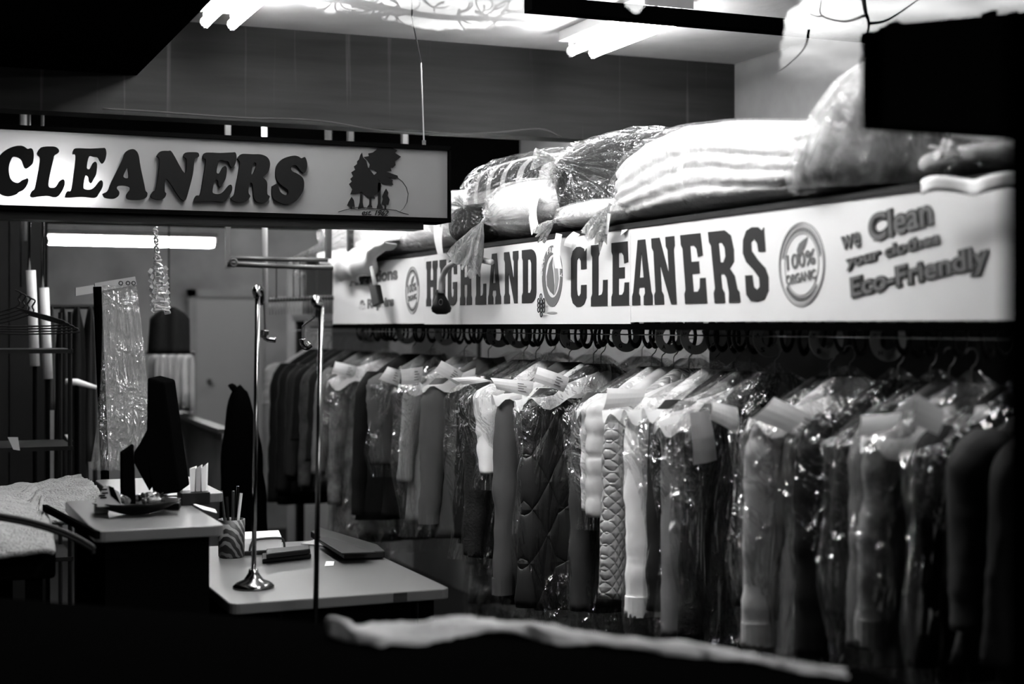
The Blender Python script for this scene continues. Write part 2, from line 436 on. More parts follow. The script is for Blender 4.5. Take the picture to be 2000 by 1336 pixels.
# ================================================================== THE SETTING
X_SIGN = 1.96; Y_FS = 4.73
struct('floor', MB().box(-1.5, 3.3, .7, 12.2, -.05, 0), M['floor'])
struct('ceiling', MB().box(-1.5, 3.3, .7, 12.2, 2.67, 2.75), M['ceiling'])
struct('wall_right', MB().box(3.2, 3.3, .7, 12.2, 0, 2.67), M['wall'])
struct('wall_left', MB().box(-1.6, -1.5, .7, 12.2, 0, 2.67), M['wall_dim'])
struct('wall_back', MB().box(-1.5, 3.3, 11.6, 11.7, 0, 2.67), M['wall_dim'])
struct('wall_header', MB().box(-1.5, 3.2, 5.3, 5.42, 2.33, 2.67), M['header'])
struct('wall_dark_panel', MB().box(-1.5, 3.2, 7.55, 7.65, 2.10, 2.67), M['black'])  # black panel added for the darkness high in the back room
struct('wall_front', MB().box(-1.5, 3.3, .7, .82, 0, 1.02), M['black'])
struct('trim_1', MB().box(-1.5, .80, 1.2, 5.3, 2.47, 2.67), M['black'])       # dark soffit over the service side
struct('trim_2', MB().box(1.82, 3.2, 4.20, 4.26, 2.567, 2.612), M['black'])     # dark batten across the ceiling
# shop window split at an added joint; only the upper pane mirrors the sky
def glass(name, fac):
    m, n, l = new_mat(name); o = n.new('ShaderNodeOutputMaterial')
    t = n.new('ShaderNodeBsdfTransparent'); t.inputs[0].default_value = g4(.97)
    if fac:
        g = n.new('ShaderNodeBsdfGlossy'); g.inputs['Roughness'].default_value = 0.0
        x = n.new('ShaderNodeMixShader'); x.inputs[0].default_value = fac
        l.new(t.outputs[0], x.inputs[1]); l.new(g.outputs[0], x.inputs[2]); l.new(x.outputs[0], o.inputs[0])
    else: l.new(t.outputs[0], o.inputs[0])
    return m
Y_G = .76
z_split = z_for(104, .40, Y_G)
struct('window_1', MB().add([(-1.5, Y_G, 1.02), (3.3, Y_G, 1.02), (3.3, Y_G, z_split), (-1.5, Y_G, z_split)], [(0, 1, 2, 3)]), glass('clear_glass', 0))
struct('window_2', MB().add([(-1.5, Y_G, z_split), (3.3, Y_G, z_split), (3.3, Y_G, 2.67), (-1.5, Y_G, 2.67)], [(0, 1, 2, 3)]), glass('mirroring_glass', .11))
# window post at the right edge of the view
p_ = at_y(1962, 600, .9)
struct('trim_3', MB().box(p_.x, p_.x + .05, .72, .90, 1.02, 2.67), M['black'])

# outside, behind the photographer: dark ground, a dark building line, and bare and leafy trees
struct('ground', MB().box(-14, 16, -24, .70, -.12, -.02), M['black'])
def mir(px, py, yv):
    """point outside whose mirror image in the window stands at pixel px, py at virtual distance yv"""
    p = at_y(px, py, yv); return Vector((p.x, 2 * Y_G - p.y, p.z))
bd = MB()
a, b = mir(-300, 110, 14), mir(2400, 110, 14)
bd.box(a.x, b.x, a.y - 3, a.y, 0, a.z)
tag(bd.build('building', M['black']), 'dark low building across the street mirrored under the sky', 'building')
def branchy(name, label, root, paths, r0, kind='tree'):
    t = MB()
    for k, p in enumerate(paths): t.tube(cr(p, 5), [max(.0015, q) for q in [r0[k] * (1 - .75 * i / (5 * (len(p) - 1))) for i in range(5 * (len(p) - 1) + 1)]], 6)
    return tag(t.build(name, M['black'], smooth=True), label, kind)
YV = 6.0
rng = random.Random(4)
paths = []; rr = []
paths.append([mir(600, -20, YV), mir(700, 5, YV), mir(850, 32, YV), mir(1000, 38, YV), mir(1040, 45, YV)]); rr.append(.022)
for k in range(64):
    x = rng.uniform(610, 1035); y = rng.uniform(-30, 34); an = rng.uniform(-.2, 2.9); L = rng.uniform(40, 110)
    p = [mir(x, y, YV)]; c = rng.uniform(-.6, .6)
    for q in range(4):
        an += c + rng.uniform(-.25, .25); x += cos(an) * L / 4; y += sin(an) * L / 4 * .55
        p.append(mir(x, min(y, 76), YV))
    paths.append(p); rr.append(rng.uniform(.004, .009))
branchy('bare_tree', 'bare tangled tree branches mirrored in the top of the shop window', None, paths, rr)
paths = [[mir(1684, -20, 5), mir(1690, 20, 5), mir(1697, 48, 5), mir(1690, 85, 5)], [mir(1697, 46, 5), mir(1735, 38, 5), mir(1800, -5, 5)],
         [mir(1690, 30, 5), mir(1650, 42, 5), mir(1605, 30, 5), mir(1604, 0, 5)], [mir(1608, 31, 5), mir(1595, 32, 5), mir(1582, 27, 5)],
         [mir(1580, 58, 5), mir(1572, 92, 5), mir(1545, 122, 5), mir(1522, 140, 5)]]
branchy('tree_twig', 'thin bare twig mirrored above the black panel', None, paths, [.010, .007, .006, .004, .006], 'twig')
def mass(name, label, outline, yv, th=.12):
    pts = [mir(x, y, yv) for x, y in outline]
    t = MB().prism(pts, Vector((0, -th, 0)))
    return tag(t.build(name, M['black']), label, 'tree')
def ragged(pts, amp, step=9, seed=1):
    r = random.Random(seed); out = []
    for (x0, y0), (x1, y1) in zip(pts, pts[1:]):
        n = max(1, int(math.hypot(x1 - x0, y1 - y0) / step))
        for k in range(n):
            t = k / n; out.append((x0 + (x1 - x0) * t + r.uniform(-amp, amp), y0 + (y1 - y0) * t + r.uniform(-amp, amp)))
    out.append(pts[-1]); return out
mass('leafy_tree', 'dark leafy tree mirrored between the sky patches', ragged([(1034, -60), (1036, 20), (1055, 60), (1080, 280), (1500, 280), (1528, 80), (1534, 40), (1536, 22), (1560, 12), (1576, -10), (1578, -60), (1272, -60), (1274, 4), (1262, 28), (1240, 28), (1222, 12), (1214, -60)], 3, 8), 9)
mass('conifer_tree', 'dark conifer crown mirrored above the right end of the black panel', ragged([(1690, 330), (1702, 62), (1716, 70), (1738, 46), (1756, 42), (1775, 66), (1800, 56), (1830, 66), (1868, 66), (1905, 76), (1925, 40), (1942, 20), (1962, 50), (1985, 22), (2010, 40), (2100, 20), (2100, 330)], 6, 6, 3), 9)
mass('street_tree', 'broad dark tree crown mirrored at the top left corner', ragged([(-500, 300), (-500, -60), (560, -60), (570, 0), (640, 24), (700, 22), (760, 40), (800, 50), (860, 60), (930, 58), (1000, 50), (1040, 62), (1075, 130), (1090, 300)], 4, 9, 5), 9)

# ================================================================== FLUORESCENT FIXTURES
def fixture(label, x, y0, y1, z, m, along='y', two=True, cat='ceiling light'):
    c = (x, (y0 + y1) / 2, z) if along == 'y' else ((y0 + y1) / 2, x, z)
    t = thing('fluorescent_light', label, cat, c)
    def P(a, b, cc): return (b, a, cc) if along == 'y' else (a, b, cc)
    L0, L1 = y0, y1
    bx = MB()
    if along == 'y': bx.box(x - .09, x + .09, L0 - .02, L1 + .02, z + .035, z + .07)
    else: bx.box(L0 - .02, L1 + .02, x - .07, x + .07, z + .035, z + .07)
    bx.build('fixture_housing', M['fixture'], t)
    for o_ in ((-.045, .045) if two else (0,)):
        tb = MB().tube([P(L0, x + o_, z), P(L1, x + o_, z)], .017, 14).build('tube', m, t, smooth=False)
        for e, s_ in ((L0, -1), (L1, 1)):
            MB().tube([P(e, x + o_, z), P(e + s_ * .012, x + o_, z)], .019, 10).tube([P(e + s_ * .012, x + o_, z - .02), P(e + s_ * .012, x + o_, z + .05)], .008, 6).build('lamp_holder', M['fixture'], t)
    if z < 2.55:
        for q_ in (.15, .85):
            e = L0 + (L1 - L0) * q_; MB().tube([P(e, x, z + .06), P(e, x, 2.67)], .003, 5).build('suspension_wire', M['steel'], t)
    return t
fixture('twin tube ceiling light above the tree emblem end of the hanging sign', 1.01, 3.7, 4.92, 2.598, M['tube'])
fixture('twin tube ceiling light above the white folded comforter', 2.34, 4.30, 4.93, 2.598, M['tube'])
a, b = at_y(96, 471, 9.6), at_y(414, 471, 9.6)
fixture('bright horizontal tube light seen under the hanging sign', 9.6, a.x, b.x, a.z, M['tube_back'], along='x')
a, b = at_y(495, 436, 10.6), at_y(558, 436, 10.6)
fixture('short tube light far back just under the hanging sign', 10.6, a.x, b.x + .3, a.z, M['tube_back'], along='x', two=False)
fixture('added hidden twin tube light over the far end of the conveyor', 2.3, 5.7, 6.9, 2.598, M['tube'])  # added lamp, hidden by the header, brightens the bagged linen
fixture('added out-of-view twin tube light over the near end of the clothes row', 1.45, 2.5, 3.5, 2.598, M['tube_added'])  # added lamp above the frame, brightens garment tops and sign
fixture('added unseen twin tube light behind the header over the far clothes', 1.25, 5.7, 6.9, 2.598, M['tube_added'])  # added lamp behind the header, lights linen fronts and far clothes
# ================================================================== HANGING FRONT SIGN
def fmap(u, v, w): return (u, Y_FS - .004 - w, v)
def fs(pts, ox, oy, sc): # traced outline -> sign plane
    out = []
    for x, y in pts:
        p = at_y(ox + x / sc, oy + y / sc, Y_FS - .01); out.append((p.x, p.z))
    return out
x0s, x1s = .05, at_y(879, 350, Y_FS).x
zt, zb = 2.195, 1.955
sg = thing('hanging_sign', 'long hanging CLEANERS sign with raised black letters and tree emblem', 'sign', ((x0s + x1s) / 2, Y_FS + .06, zb))
MB().box(x0s + .01, x1s - .01, Y_FS, Y_FS + .006, zb + .004, zt - .004).build('face_panel', M['sign_acrylic'], sg)
fr = MB().box(x0s, x1s, Y_FS - .012, Y_FS + .14, zt - .006, zt + .008).box(x0s, x1s, Y_FS - .012, Y_FS + .14, zb - .008, zb + .006)
fr.box(x1s - .006, x1s, Y_FS - .012, Y_FS + .14, zb, zt).box(x0s, x1s, Y_FS + .13, Y_FS + .14, zb, zt)
fr.build('frame', M['black'], sg)
MB().box(x0s, at_y(831, 440, Y_FS).x, Y_FS + .02, Y_FS + .12, 1.922, zb - .007).build('lower_channel', M['blackgloss'], sg)
MB().tube([(.25, Y_FS + .06, zb + .06), (.58, Y_FS + .06, zb + .06)], .018, 12).build('tube', M['sign_tube'], sg)
C1 = [(0,345),(60,280),(170,210),(290,165),(400,152),(480,170),(550,218),(600,205),(640,215),(668,270),(675,360),(665,470),(640,530),(580,580),(530,608),(490,590),(460,520),(430,440),(380,395),(310,372),(255,380),(210,460),(180,560),(178,680),(200,790),(250,860),(330,898),(380,890),(440,845),(510,820),(545,803),(570,840),(560,900),(520,980),(460,1045),(380,1080),(340,1120),(250,1155),(170,1168),(80,1155),(0,1115),(-120,1000),(-180,850),(-190,680),(-140,500)]
L1 = [(738,300),(770,240),(820,190),(900,172),(1000,168),(1100,175),(1160,210),(1185,260),(1165,300),(1090,350),(1070,430),(1020,640),(975,870),(975,960),(1010,995),(1090,992),(1140,945),(1190,865),(1255,828),(1290,850),(1295,930),(1250,1050),(1170,1160),(1090,1185),(960,1160),(780,1170),(650,1190),(600,1150),(640,1060),(690,1020),(730,860),(790,520),(795,390),(750,340)]
E1 = [(567,385),(590,360),(700,362),(790,358),(820,360),(830,400),(820,450),(800,478),(780,460),(765,430),(735,425),(695,425),(677,510),(700,520),(725,475),(745,465),(757,490),(750,560),(730,600),(712,630),(695,615),(690,580),(665,575),(650,660),(665,680),(705,682),(740,660),(780,612),(800,620),(800,660),(770,715),(740,745),(640,738),(520,745),(508,730),(525,695),(555,685),(575,560),(590,420),(568,405)]
A1 = [(800,715),(840,690),(870,620),(950,460),(975,395),(1010,370),(1050,370),(1080,410),(1095,500),(1125,640),(1135,690),(1150,710),(1140,745),(1090,762),(1000,758),(985,730),(1000,700),(1012,685),(1010,660),(960,650),(920,655),(912,675),(930,700),(925,730),(890,752),(820,745)]
A1h = [(995,505),(962,580),(1002,588)]
N1 = [(1222,420),(1250,385),(1310,380),(1345,395),(1440,555),(1455,450),(1432,425),(1445,395),(1500,390),(1545,395),(1552,425),(1520,445),(1505,560),(1475,680),(1450,760),(1425,765),(1390,730),(1300,600),(1285,690),(1297,715),(1280,750),(1240,762),(1190,750),(1175,730),(1195,695),(1215,680),(1235,560),(1243,450)]
R1 = [(225,290),(250,240),(310,200),(500,205),(650,208),(760,250),(815,320),(828,410),(800,520),(750,585),(695,632),(750,690),(775,760),(775,940),(820,985),(810,1030),(760,1095),(680,1115),(580,1090),(525,1010),(510,850),(495,755),(460,740),(430,830),(428,930),(460,990),(410,1060),(330,1098),(200,1095),(110,1050),(110,1010),(165,950),(200,760),(250,500),(265,360)]
R1h = [(540,355),(510,400),(480,560),(500,580),(535,530),(565,430),(568,375)]
S1 = [(870,800),(960,755),(990,830),(1030,920),(1120,968),(1165,930),(1150,860),(1050,790),(970,710),(935,610),(945,450),(1010,340),(1110,270),(1270,232),(1360,250),(1410,280),(1470,258),(1500,300),(1522,400),(1500,510),(1460,560),(1420,540),(1370,480),(1320,420),(1260,410),(1220,460),(1240,520),(1340,570),(1430,640),(1462,740),(1445,880),(1370,1010),(1290,1090),(1170,1140),(1040,1120),(920,1060),(870,990),(862,880)]
for nm, loops, (ox, oy, sc) in (('C', [C1], (0, 270, 10.277)), ('L', [L1], (0, 270, 10.277)), ('E', [E1], (0, 200, 4)), ('A', [A1, A1h], (0, 200, 4)),
                               ('N', [N1], (0, 200, 4)), ('E', [[(x + 1011 - (y - 560) * .03, y + 34) for x, y in E1]], (0, 200, 4)), ('R', [R1, R1h], (440, 280, 9.544)), ('S', [S1], (440, 280, 9.544))):
    mb = MB(); shape_mesh(mb, [fs(l_, ox, oy, sc) for l_ in loops], lambda u, v, w: fmap(u, v, w + .006), .013, smooth=True)
    mb.build('letter', M['foam_letter'], sg)
# tree emblem
T = 7.859
art = MB()
def art_poly(p): shape_mesh(art, [fs(p, 650, 260, T)], lambda u, v, w: fmap(u, v, w + .001), .002)
art_poly([(455,295),(470,370),(520,420),(545,520),(600,590),(640,640),(700,700),(740,760),(740,860),(690,930),(640,960),(655,1005),(600,990),(540,985),(480,930),(420,910),(340,930),(275,940),(305,860),(255,780),(300,740),(275,700),(320,660),(290,600),(350,560),(330,510),(380,470),(380,430),(410,400),(430,330)])
art_poly([(700,200),(900,210),(1000,265),(960,300),(1055,360),(1000,405),(960,430),(970,490),(930,530),(890,530),(910,580),(830,590),(1000,650),(1010,685),(960,700),(860,675),(930,720),(920,750),(935,795),(880,790),(830,785),(760,770),(740,740),(700,700),(640,640),(690,600),(640,560),(560,545),(575,480),(540,420),(480,365),(560,350),(550,310),(620,295),(680,250)])
for p in ([(430,900),(460,900),(465,1060),(480,1140),(390,1165),(420,1060)], [(570,980),(600,980),(600,1100),(615,1140),(530,1140),(565,1090)],
          [(695,760),(745,760),(740,1080),(780,1150),(680,1150),(700,1080)],
          [(295,975),(330,1030),(345,1130),(300,1130),(300,1160),(280,1160),(280,1130),(225,1110),(245,1060)],
          [(825,850),(860,910),(850,960),(880,1020),(860,1100),(825,1100),(825,1170),(800,1170),(800,1100),(755,1090),(775,1010),(765,970),(800,890)]):
    art_poly(p)
def art_line(p, wd=3.5):
    up = [(x, y - wd) for x, y in p]; dn = [(x, y + wd) for x, y in p]
    art_poly(up + dn[::-1])
art_line([(90,1210),(180,1182),(280,1158),(390,1138),(500,1145),(650,1160),(800,1165),(900,1175),(980,1185),(1050,1215),(1170,1250)], 5)
sun = [(1010,685),(1080,740),(1140,830),(1168,930),(1150,1060),(1100,1150),(1045,1200)]
art_poly([(x, y) for x, y in sun] + [(x - 8, y + 3) for x, y in sun[::-1]])
art.build('emblem', M['artink'], sg)
es = MB(); p0 = at_y(706, 419, Y_FS); p1 = at_y(758, 412, Y_FS)
text_mesh(es, 'est. 1962', p0.x, p0.z - .002, p1.x - p0.x, .018, fmap, .002, bold=.015, shear=.35)
es.build('lettering', M['artink'], sg)
# suspension wire of the hanging sign
wz = [at_y(828, 281, Y_FS + .06), at_y(825, 200, Y_FS + .06), at_y(822, 122, Y_FS + .06)]
MB().tube(wz + [Vector((wz[2].x - .10, Y_FS - .14, 2.60)), Vector((wz[2].x - .14, Y_FS - .26, 2.67))], .0028, 6).build('hanging_wire', M['steel'], sg)
MB().tube([wz[0] - Vector((0, 0, .012)), wz[0] + Vector((0, 0, .012))], .007, 8).build('wire_clamp', M['darksteel'], sg)

# ================================================================== CONVEYOR SIGN (three boards)
ZS0, ZS1 = 1.608, 1.878
def smap(u, v, w): return (X_SIGN - .001 - w, -u, v)          # u = -y to the right, seen from the left
def yp(px): return at_x(px, 600, X_SIGN).y
cs = thing('shop_sign', 'long white HIGHLAND CLEANERS sign board above the hanging clothes', 'sign', (X_SIGN, 4.4, ZS0))
y_edges = [yp(650), yp(829), yp(1232), yp(1985)]
for k in range(3):
    dz = (0, -.003, .002)[k]
    MB().box(X_SIGN, X_SIGN + .012, y_edges[k + 1] + .002, y_edges[k], ZS0 + dz, ZS1).build('sign_board', M['signwhite'], cs)
MB().box(X_SIGN - .004, X_SIGN + .03, y_edges[3], y_edges[0] + .02, ZS1, ZS1 + .012).build('top_trim', M['darkwood'], cs)
MB().box(X_SIGN + .002, X_SIGN + .03, y_edges[3], y_edges[0] + .01, ZS0 - .02, ZS0 - .002).build('bottom_trim', M['black'], cs)
def arc(cx, cy, rx, ry, a0, a1, n=10):
    return [(cx + rx * cos(math.radians(a0 + (a1 - a0) * k / n)), cy + ry * sin(math.radians(a0 + (a1 - a0) * k / n))) for k in range(n + 1)]
# condensed slab letters in a unit box; s = stem share, t = slab height
def slab(ch):
    if ch == 'H': return [[(0,0),(.44,0),(.44,.14),(.38,.2),(.38,.42),(.62,.42),(.62,.2),(.56,.14),(.56,0),(1,0),(1,.14),(.94,.2),(.94,.8),(1,.86),(1,1),(.56,1),(.56,.86),(.62,.8),(.62,.58),(.38,.58),(.38,.8),(.44,.86),(.44,1),(0,1),(0,.86),(.06,.8),(.06,.2),(0,.14)]]
    if ch == 'I': return [[(0,0),(1,0),(1,.14),(.85,.2),(.85,.8),(1,.86),(1,1),(0,1),(0,.86),(.15,.8),(.15,.2),(0,.14)]]
    if ch == 'L': return [[(0,0),(1,0),(1,.42),(.74,.42),(.72,.24),(.66,.19),(.45,.17),(.45,.8),(.53,.86),(.53,1),(0,1),(0,.86),(.08,.8),(.08,.2),(0,.14)]]
    if ch == 'E': return [[(0,0),(1,0),(1,.36),(.76,.36),(.72,.22),(.62,.17),(.42,.17),(.42,.43),(.76,.43),(.76,.6),(.42,.6),(.42,.83),(.6,.83),(.7,.78),(.74,.66),(.96,.68),(.92,1),(0,1),(0,.86),(.07,.8),(.07,.2),(0,.14)]]
    if ch == 'N': return [[(0,0),(.42,0),(.42,.14),(.34,.2),(.33,.6),(.72,0),(.95,0),(.95,.8),(1,.86),(1,1),(.62,1),(.62,.86),(.69,.8),(.69,.45),(.36,1),(0,1),(0,.86),(.07,.8),(.07,.2),(0,.14)]]
    if ch == 'A': return [[(0,0),(.40,0),(.40,.13),(.33,.18),(.35,.27),(.62,.27),(.64,.18),(.57,.13),(.57,0),(1,0),(1,.14),(.93,.2),(.66,1),(.3,1),(.06,.2),(0,.14)], [(.38,.42),(.48,.82),(.58,.42)]]
    if ch == 'D': return [[(0,0),(.66,0)] + arc(.62,.2,.38,.2,-60,0,4) + arc(.62,.8,.38,.2,0,60,4) + [(.66,1),(0,1),(0,.86),(.07,.8),(.07,.2),(0,.14)], [(.42,.19),(.42,.81),(.58,.81),(.66,.74),(.66,.26),(.58,.19)]]
    if ch == 'C': return [[(1,.36),(1,.14),(.84,.04),(.6,0),(.36,0),(.12,.06),(0,.18),(0,.82),(.12,.94),(.36,1),(.6,1),(.84,.96),(.88,.9),(1,.96),(1,.62),(.66,.62),(.64,.76),(.52,.82),(.4,.78),(.38,.7),(.38,.3),(.42,.2),(.52,.17),(.64,.22),(.66,.36)]]
    if ch == 'G': return [[(1,.5),(1,.12),(.84,.03),(.6,0),(.36,0),(.12,.06),(0,.18),(0,.82),(.12,.94),(.36,1),(.6,1),(.84,.96),(.88,.9),(1,.96),(1,.66),(.68,.66),(.64,.8),(.52,.84),(.4,.78),(.38,.7),(.38,.3),(.42,.2),(.52,.17),(.64,.22),(.66,.34),(.56,.36),(.56,.5)]]
    if ch == 'R': return [[(0,0),(.42,0),(.42,.14),(.35,.2),(.35,.4),(.48,.4),(.56,.34),(.6,.14),(.56,0),(1,0),(1,.14),(.93,.18),(.88,.36),(.72,.47),(.9,.56),(.94,.72),(.88,.92),(.66,1),(0,1),(0,.86),(.07,.8),(.07,.2),(0,.14)], [(.38,.56),(.38,.84),(.5,.84),(.6,.76),(.6,.64),(.5,.56)]]
    if ch == 'S': return [[(.04,.36),(.04,.1),(.2,.02),(.5,0),(.78,.03),(.97,.14),(1,.32),(.9,.44),(.6,.56),(.38,.68),(.38,.8),(.5,.84),(.62,.78),(.66,.66),(.94,.66),(.94,.98),(.84,.94),(.7,.99),(.45,1),(.2,.96),(.04,.84),(0,.66),(.12,.54),(.4,.43),(.62,.32),(.62,.2),(.5,.16),(.38,.2),(.34,.36)]]
def put(mb, loops, pl, pr, z0, z1, lean=0.0, d=.0015):
    u0, u1 = -yp(pl), -yp(pr)
    shape_mesh(mb, [[(u0 + a * (u1 - u0) - lean * (b - .5) * .17, z0 + b * (z1 - z0)) for a, b in lp] for lp in loops], smap, d)
def word(chars, z0, z1):
    mb = MB()
    for ch, a, b, ln in chars: put(mb, slab(ch), a, b, z0, z1, ln)
    return mb.build('lettering', M['signink'], cs)
word([('H', 833, 855, 0), ('I', 859, 872, 0), ('G', 875, 893, 0), ('H', 899, 922, 0), ('L', 929, 950, 0), ('A', 954, 979, 0), ('N', 985, 1013, 0), ('D', 1020, 1048, 0)], 1.675, 1.852)
word([('C', 1116, 1146, 0), ('L', 1155, 1187, 0), ('E', 1195, 1229, 0), ('A', 1235, 1275, .02), ('N', 1276, 1321, .12), ('E', 1334, 1377, .16), ('R', 1390, 1440, .2), ('S', 1453, 1500, .12)], 1.658, 1.842)
# round seals
def seal(pc, rpx, zc, rz):
    u0, u1 = -yp(pc - rpx), -yp(pc + rpx); uc = (u0 + u1) / 2; ru = (u1 - u0) / 2
    mb = MB()
    for k, (q, w_) in enumerate(((1.0, .018), (.94, .012), (.74, .014))):
        shape_mesh(mb, [arc(uc, zc, ru * q, rz * q, 0, 360, 48)[:-1], arc(uc, zc, ru * (q - w_), rz * (q - w_), 0, 360, 48)[:-1]], smap, .001)
    # leaf
    shape_mesh(mb, [[(uc + a * ru, zc + b * rz) for a, b in ((-.18,.24),(-.2,.36),(-.1,.5),(.08,.58),(.28,.64),(.22,.5),(.12,.36),(-.02,.28),(-.12,.26),(-.16,.2))]], smap, .001)
    text_mesh(mb, '100%', uc - .62 * ru, zc - .12 * rz, ru * 1.24, rz * .36, smap, .001, bold=.02, rot=.10)
    text_mesh(mb, 'ORGANIC', uc - .66 * ru, zc - .48 * rz, ru * 1.3, rz * .24, smap, .001, bold=.03, rot=.10)
    n = 26
    for k in range(n):
        for sgn in (1, -1):
            a = math.radians(90 + (k - n / 2 + .5) * 6.0) if sgn > 0 else math.radians(270 + (k - n / 2 + .5) * 5.2)
            if sgn < 0 and (k < 3 or k > n - 4): continue
            c_, s_ = cos(a), sin(a)
            x_, z_ = uc + ru * .83 * c_, zc + rz * .83 * s_
            w_, h_ = ru * .035, rz * .06
            shape_mesh(mb, [[(x_ - w_, z_ - h_), (x_ + w_ * .4, z_ - h_ * .6), (x_ + w_, z_ + h_), (x_ - w_ * .5, z_ + h_ * .7)]], smap, .001)
    mb.build('seal', M['signink2'], cs)
seal(1567, 45, 1.742, .098)
seal(806, 13.5, 1.742, .096)
# eco emblem with leaf between the two words
uc = -yp(1079); ru = (-yp(1100) + yp(1060)) / 2; zc = 1.758; rz = .098
eb = MB()
shape_mesh(eb, [arc(uc, zc, ru, rz, 0, 360, 40)[:-1], arc(uc + ru * .05, zc + rz * .0, ru * .72, rz * .70, 0, 360, 40)[:-1]], smap, .001)
shape_mesh(eb, [[(uc + a * ru, zc + b * rz) for a, b in ((.05,.62),(-.3,.4),(-.55,0),(-.5,-.3),(-.2,-.5),(.15,-.62),(.2,-.3),(.1,.1),(.0,.35))]], smap, .001)
eb.build('emblem', M['signink2'], cs)
eb = MB(); shape_mesh(eb, [[(uc + a * ru, zc + b * rz) for a, b in ((.12,.6),(.5,.3),(.62,-.1),(.45,-.42),(.2,-.62),(.28,-.2),(.2,.2))]], smap, .001)
shape_mesh(eb, [arc(uc, zc - rz * 1.2, ru * .5, .004, 0, 360, 16)[:-1]], smap, .001)
eb.build('emblem', mat('emblem_pale_grey', .27, .6, .2), cs)
et = MB()
for k, ch in enumerate('ECO FRIENDLY'):
    if ch == ' ': continue
    a = math.radians(172 - k * 14.8)
    text_mesh(et, ch, uc + ru * .86 * cos(a) - .006, zc + rz * .85 * sin(a) - .008, .014, .017, lambda u, v, w: smap(u, v, w + .0012), .001, bold=.03, rot=a - pi / 2)
et.build('lettering', M['signwhite'], cs)
# slogan at the right, and the matching one at the left end
def slog(txt, pl, pr, py0, hgt, rot=.0, m='signink2', bold=.05, dd=0):
    mb = MB(); a = at_x(pl, py0, X_SIGN); b = at_x(pr, py0, X_SIGN)
    text_mesh(mb, txt, -a.y, a.z, a.y - b.y, hgt, lambda u, v, w: smap(u, v, w + dd), .0012, bold=bold, rot=rot)
    mb.build('lettering', M[m], cs)
for dd, m_, bo in ((0, 'signink', .085), (.0016, 'signink2', .02)):
    slog('we', 1646, 1684, 490, .032, .12, m_, bo * .5, dd)
    slog('Clean', 1700, 1826, 474, .060, .12, m_, bo, dd)
    slog('your clothes', 1655, 1840, 530, .034, .12, m_, bo, dd)
    slog('Eco-Friendly', 1665, 1938, 593, .058, .12, m_, bo, dd)
slog('Alterations', 683, 777, 560, .055, .02, 'signink2', .05)
slog('& Repairs', 703, 770, 610, .055, .02, 'signink2', .05)
MB().add([(X_SIGN - .0025, yp(1216), ZS1 - .002), (X_SIGN - .0025, yp(1228), ZS1 - .002), (X_SIGN - .012, yp(1226), ZS1 - .012), (X_SIGN - .014, yp(1221), ZS1 - .018)], [(0, 1, 2, 3)]).build('peeling_corner', M['signwhite'], cs, solid=.001)

# shelf the bundles lie on
sh = thing('shelf', 'dark board shelf on top of the white sign carrying bagged bedding', 'shelf', (2.3, 4.6, 1.89))
MB().box(X_SIGN + .031, 2.75, 2.0, 7.0, 1.878, 1.898).build('shelf_board', M['darkwood'], sh)
for yy in (2.6, 4.6, 6.6): MB().box(2.70, 3.2, yy - .02, yy + .02, 1.84, 1.878).build('wall_bracket', M['darksteel'], sh)

# small things in front of the sign
def on_sign_front(px, py, off): return at_x(px, py, X_SIGN - off)
hz = thing('umbrella', 'grey curved cane handle with a dark printed hood hanging before HIGHLAND', 'umbrella', tuple(on_sign_front(862, 600, .06)))
MB().tube(cr([on_sign_front(x, y, .06) for x, y in ((960, 512), (930, 507), (898, 510), (875, 522), (863, 545), (861, 572))], 8), .0105, 12).build('cane_handle', M['hose'], hz, smooth=True)
pr = [(860, 566, 9), (858, 574, 10), (861, 580, 11), (862, 592, 17), (862, 602, 21), (862, 609, 19), (862, 614, 10)]
def oval(px, py, rpx, off, flat=.5, n=20):
    c = on_sign_front(px, py, off); s_ = (c.x * ST + c.y * CT) / F * rpx
    return [c + Vector((s_ * cos(2 * pi * k / n), s_ * flat * sin(2 * pi * k / n), 0)) for k in range(n)]
MB().loft([oval(x, y, r, .06) for x, y, r in pr]).build('hood', M['blackgloss'], hz, smooth=True)
c = on_sign_front(861, 590, .085)
mb = MB(); shape_mesh(mb, [arc(-c.y, c.z, .022, .012, 0, 360, 20)[:-1], arc(-c.y, c.z, .018, .009, 0, 360, 20)[:-1]], lambda u, v, w: (c.x - w, -u, v), .001)
mb.build('oval_mark', M['signink'], hz)
lb = thing('lint_brush', 'small black brush on a pale handle hanging before the sign, below the bagged linen', 'brush', tuple(on_sign_front(740, 600, .05)))
MB().tube([on_sign_front(726, 522, .05), on_sign_front(733, 560, .05)], .010, 8).build('handle', M['hose'], lb, smooth=True)
q = [on_sign_front(x, y, .05) for x, y in ((730, 558), (744, 556), (751, 592), (738, 600), (734, 575))]
MB().prism(q, Vector((-.025, 0, 0))).build('brush_head', M['blackgloss'], lb, bevel=.004)
# ring ornament beside the D
og = MB()
for x, y in ((1056.5, 579), (1052, 588), (1057, 590), (1062, 588), (1052, 596), (1057, 598), (1062, 596), (1052, 605), (1057, 606), (1062, 605), (1057, 614)):
    c = on_sign_front(x, y, .012); og.torus(c, .0075, .0018, 'x', 14, 6, sz=1.1)
tag(og.build('ring_ornament', M['signink'], smooth=True), 'small dark ornament of linked rings hung on the sign beside the D of HIGHLAND', 'ornament')
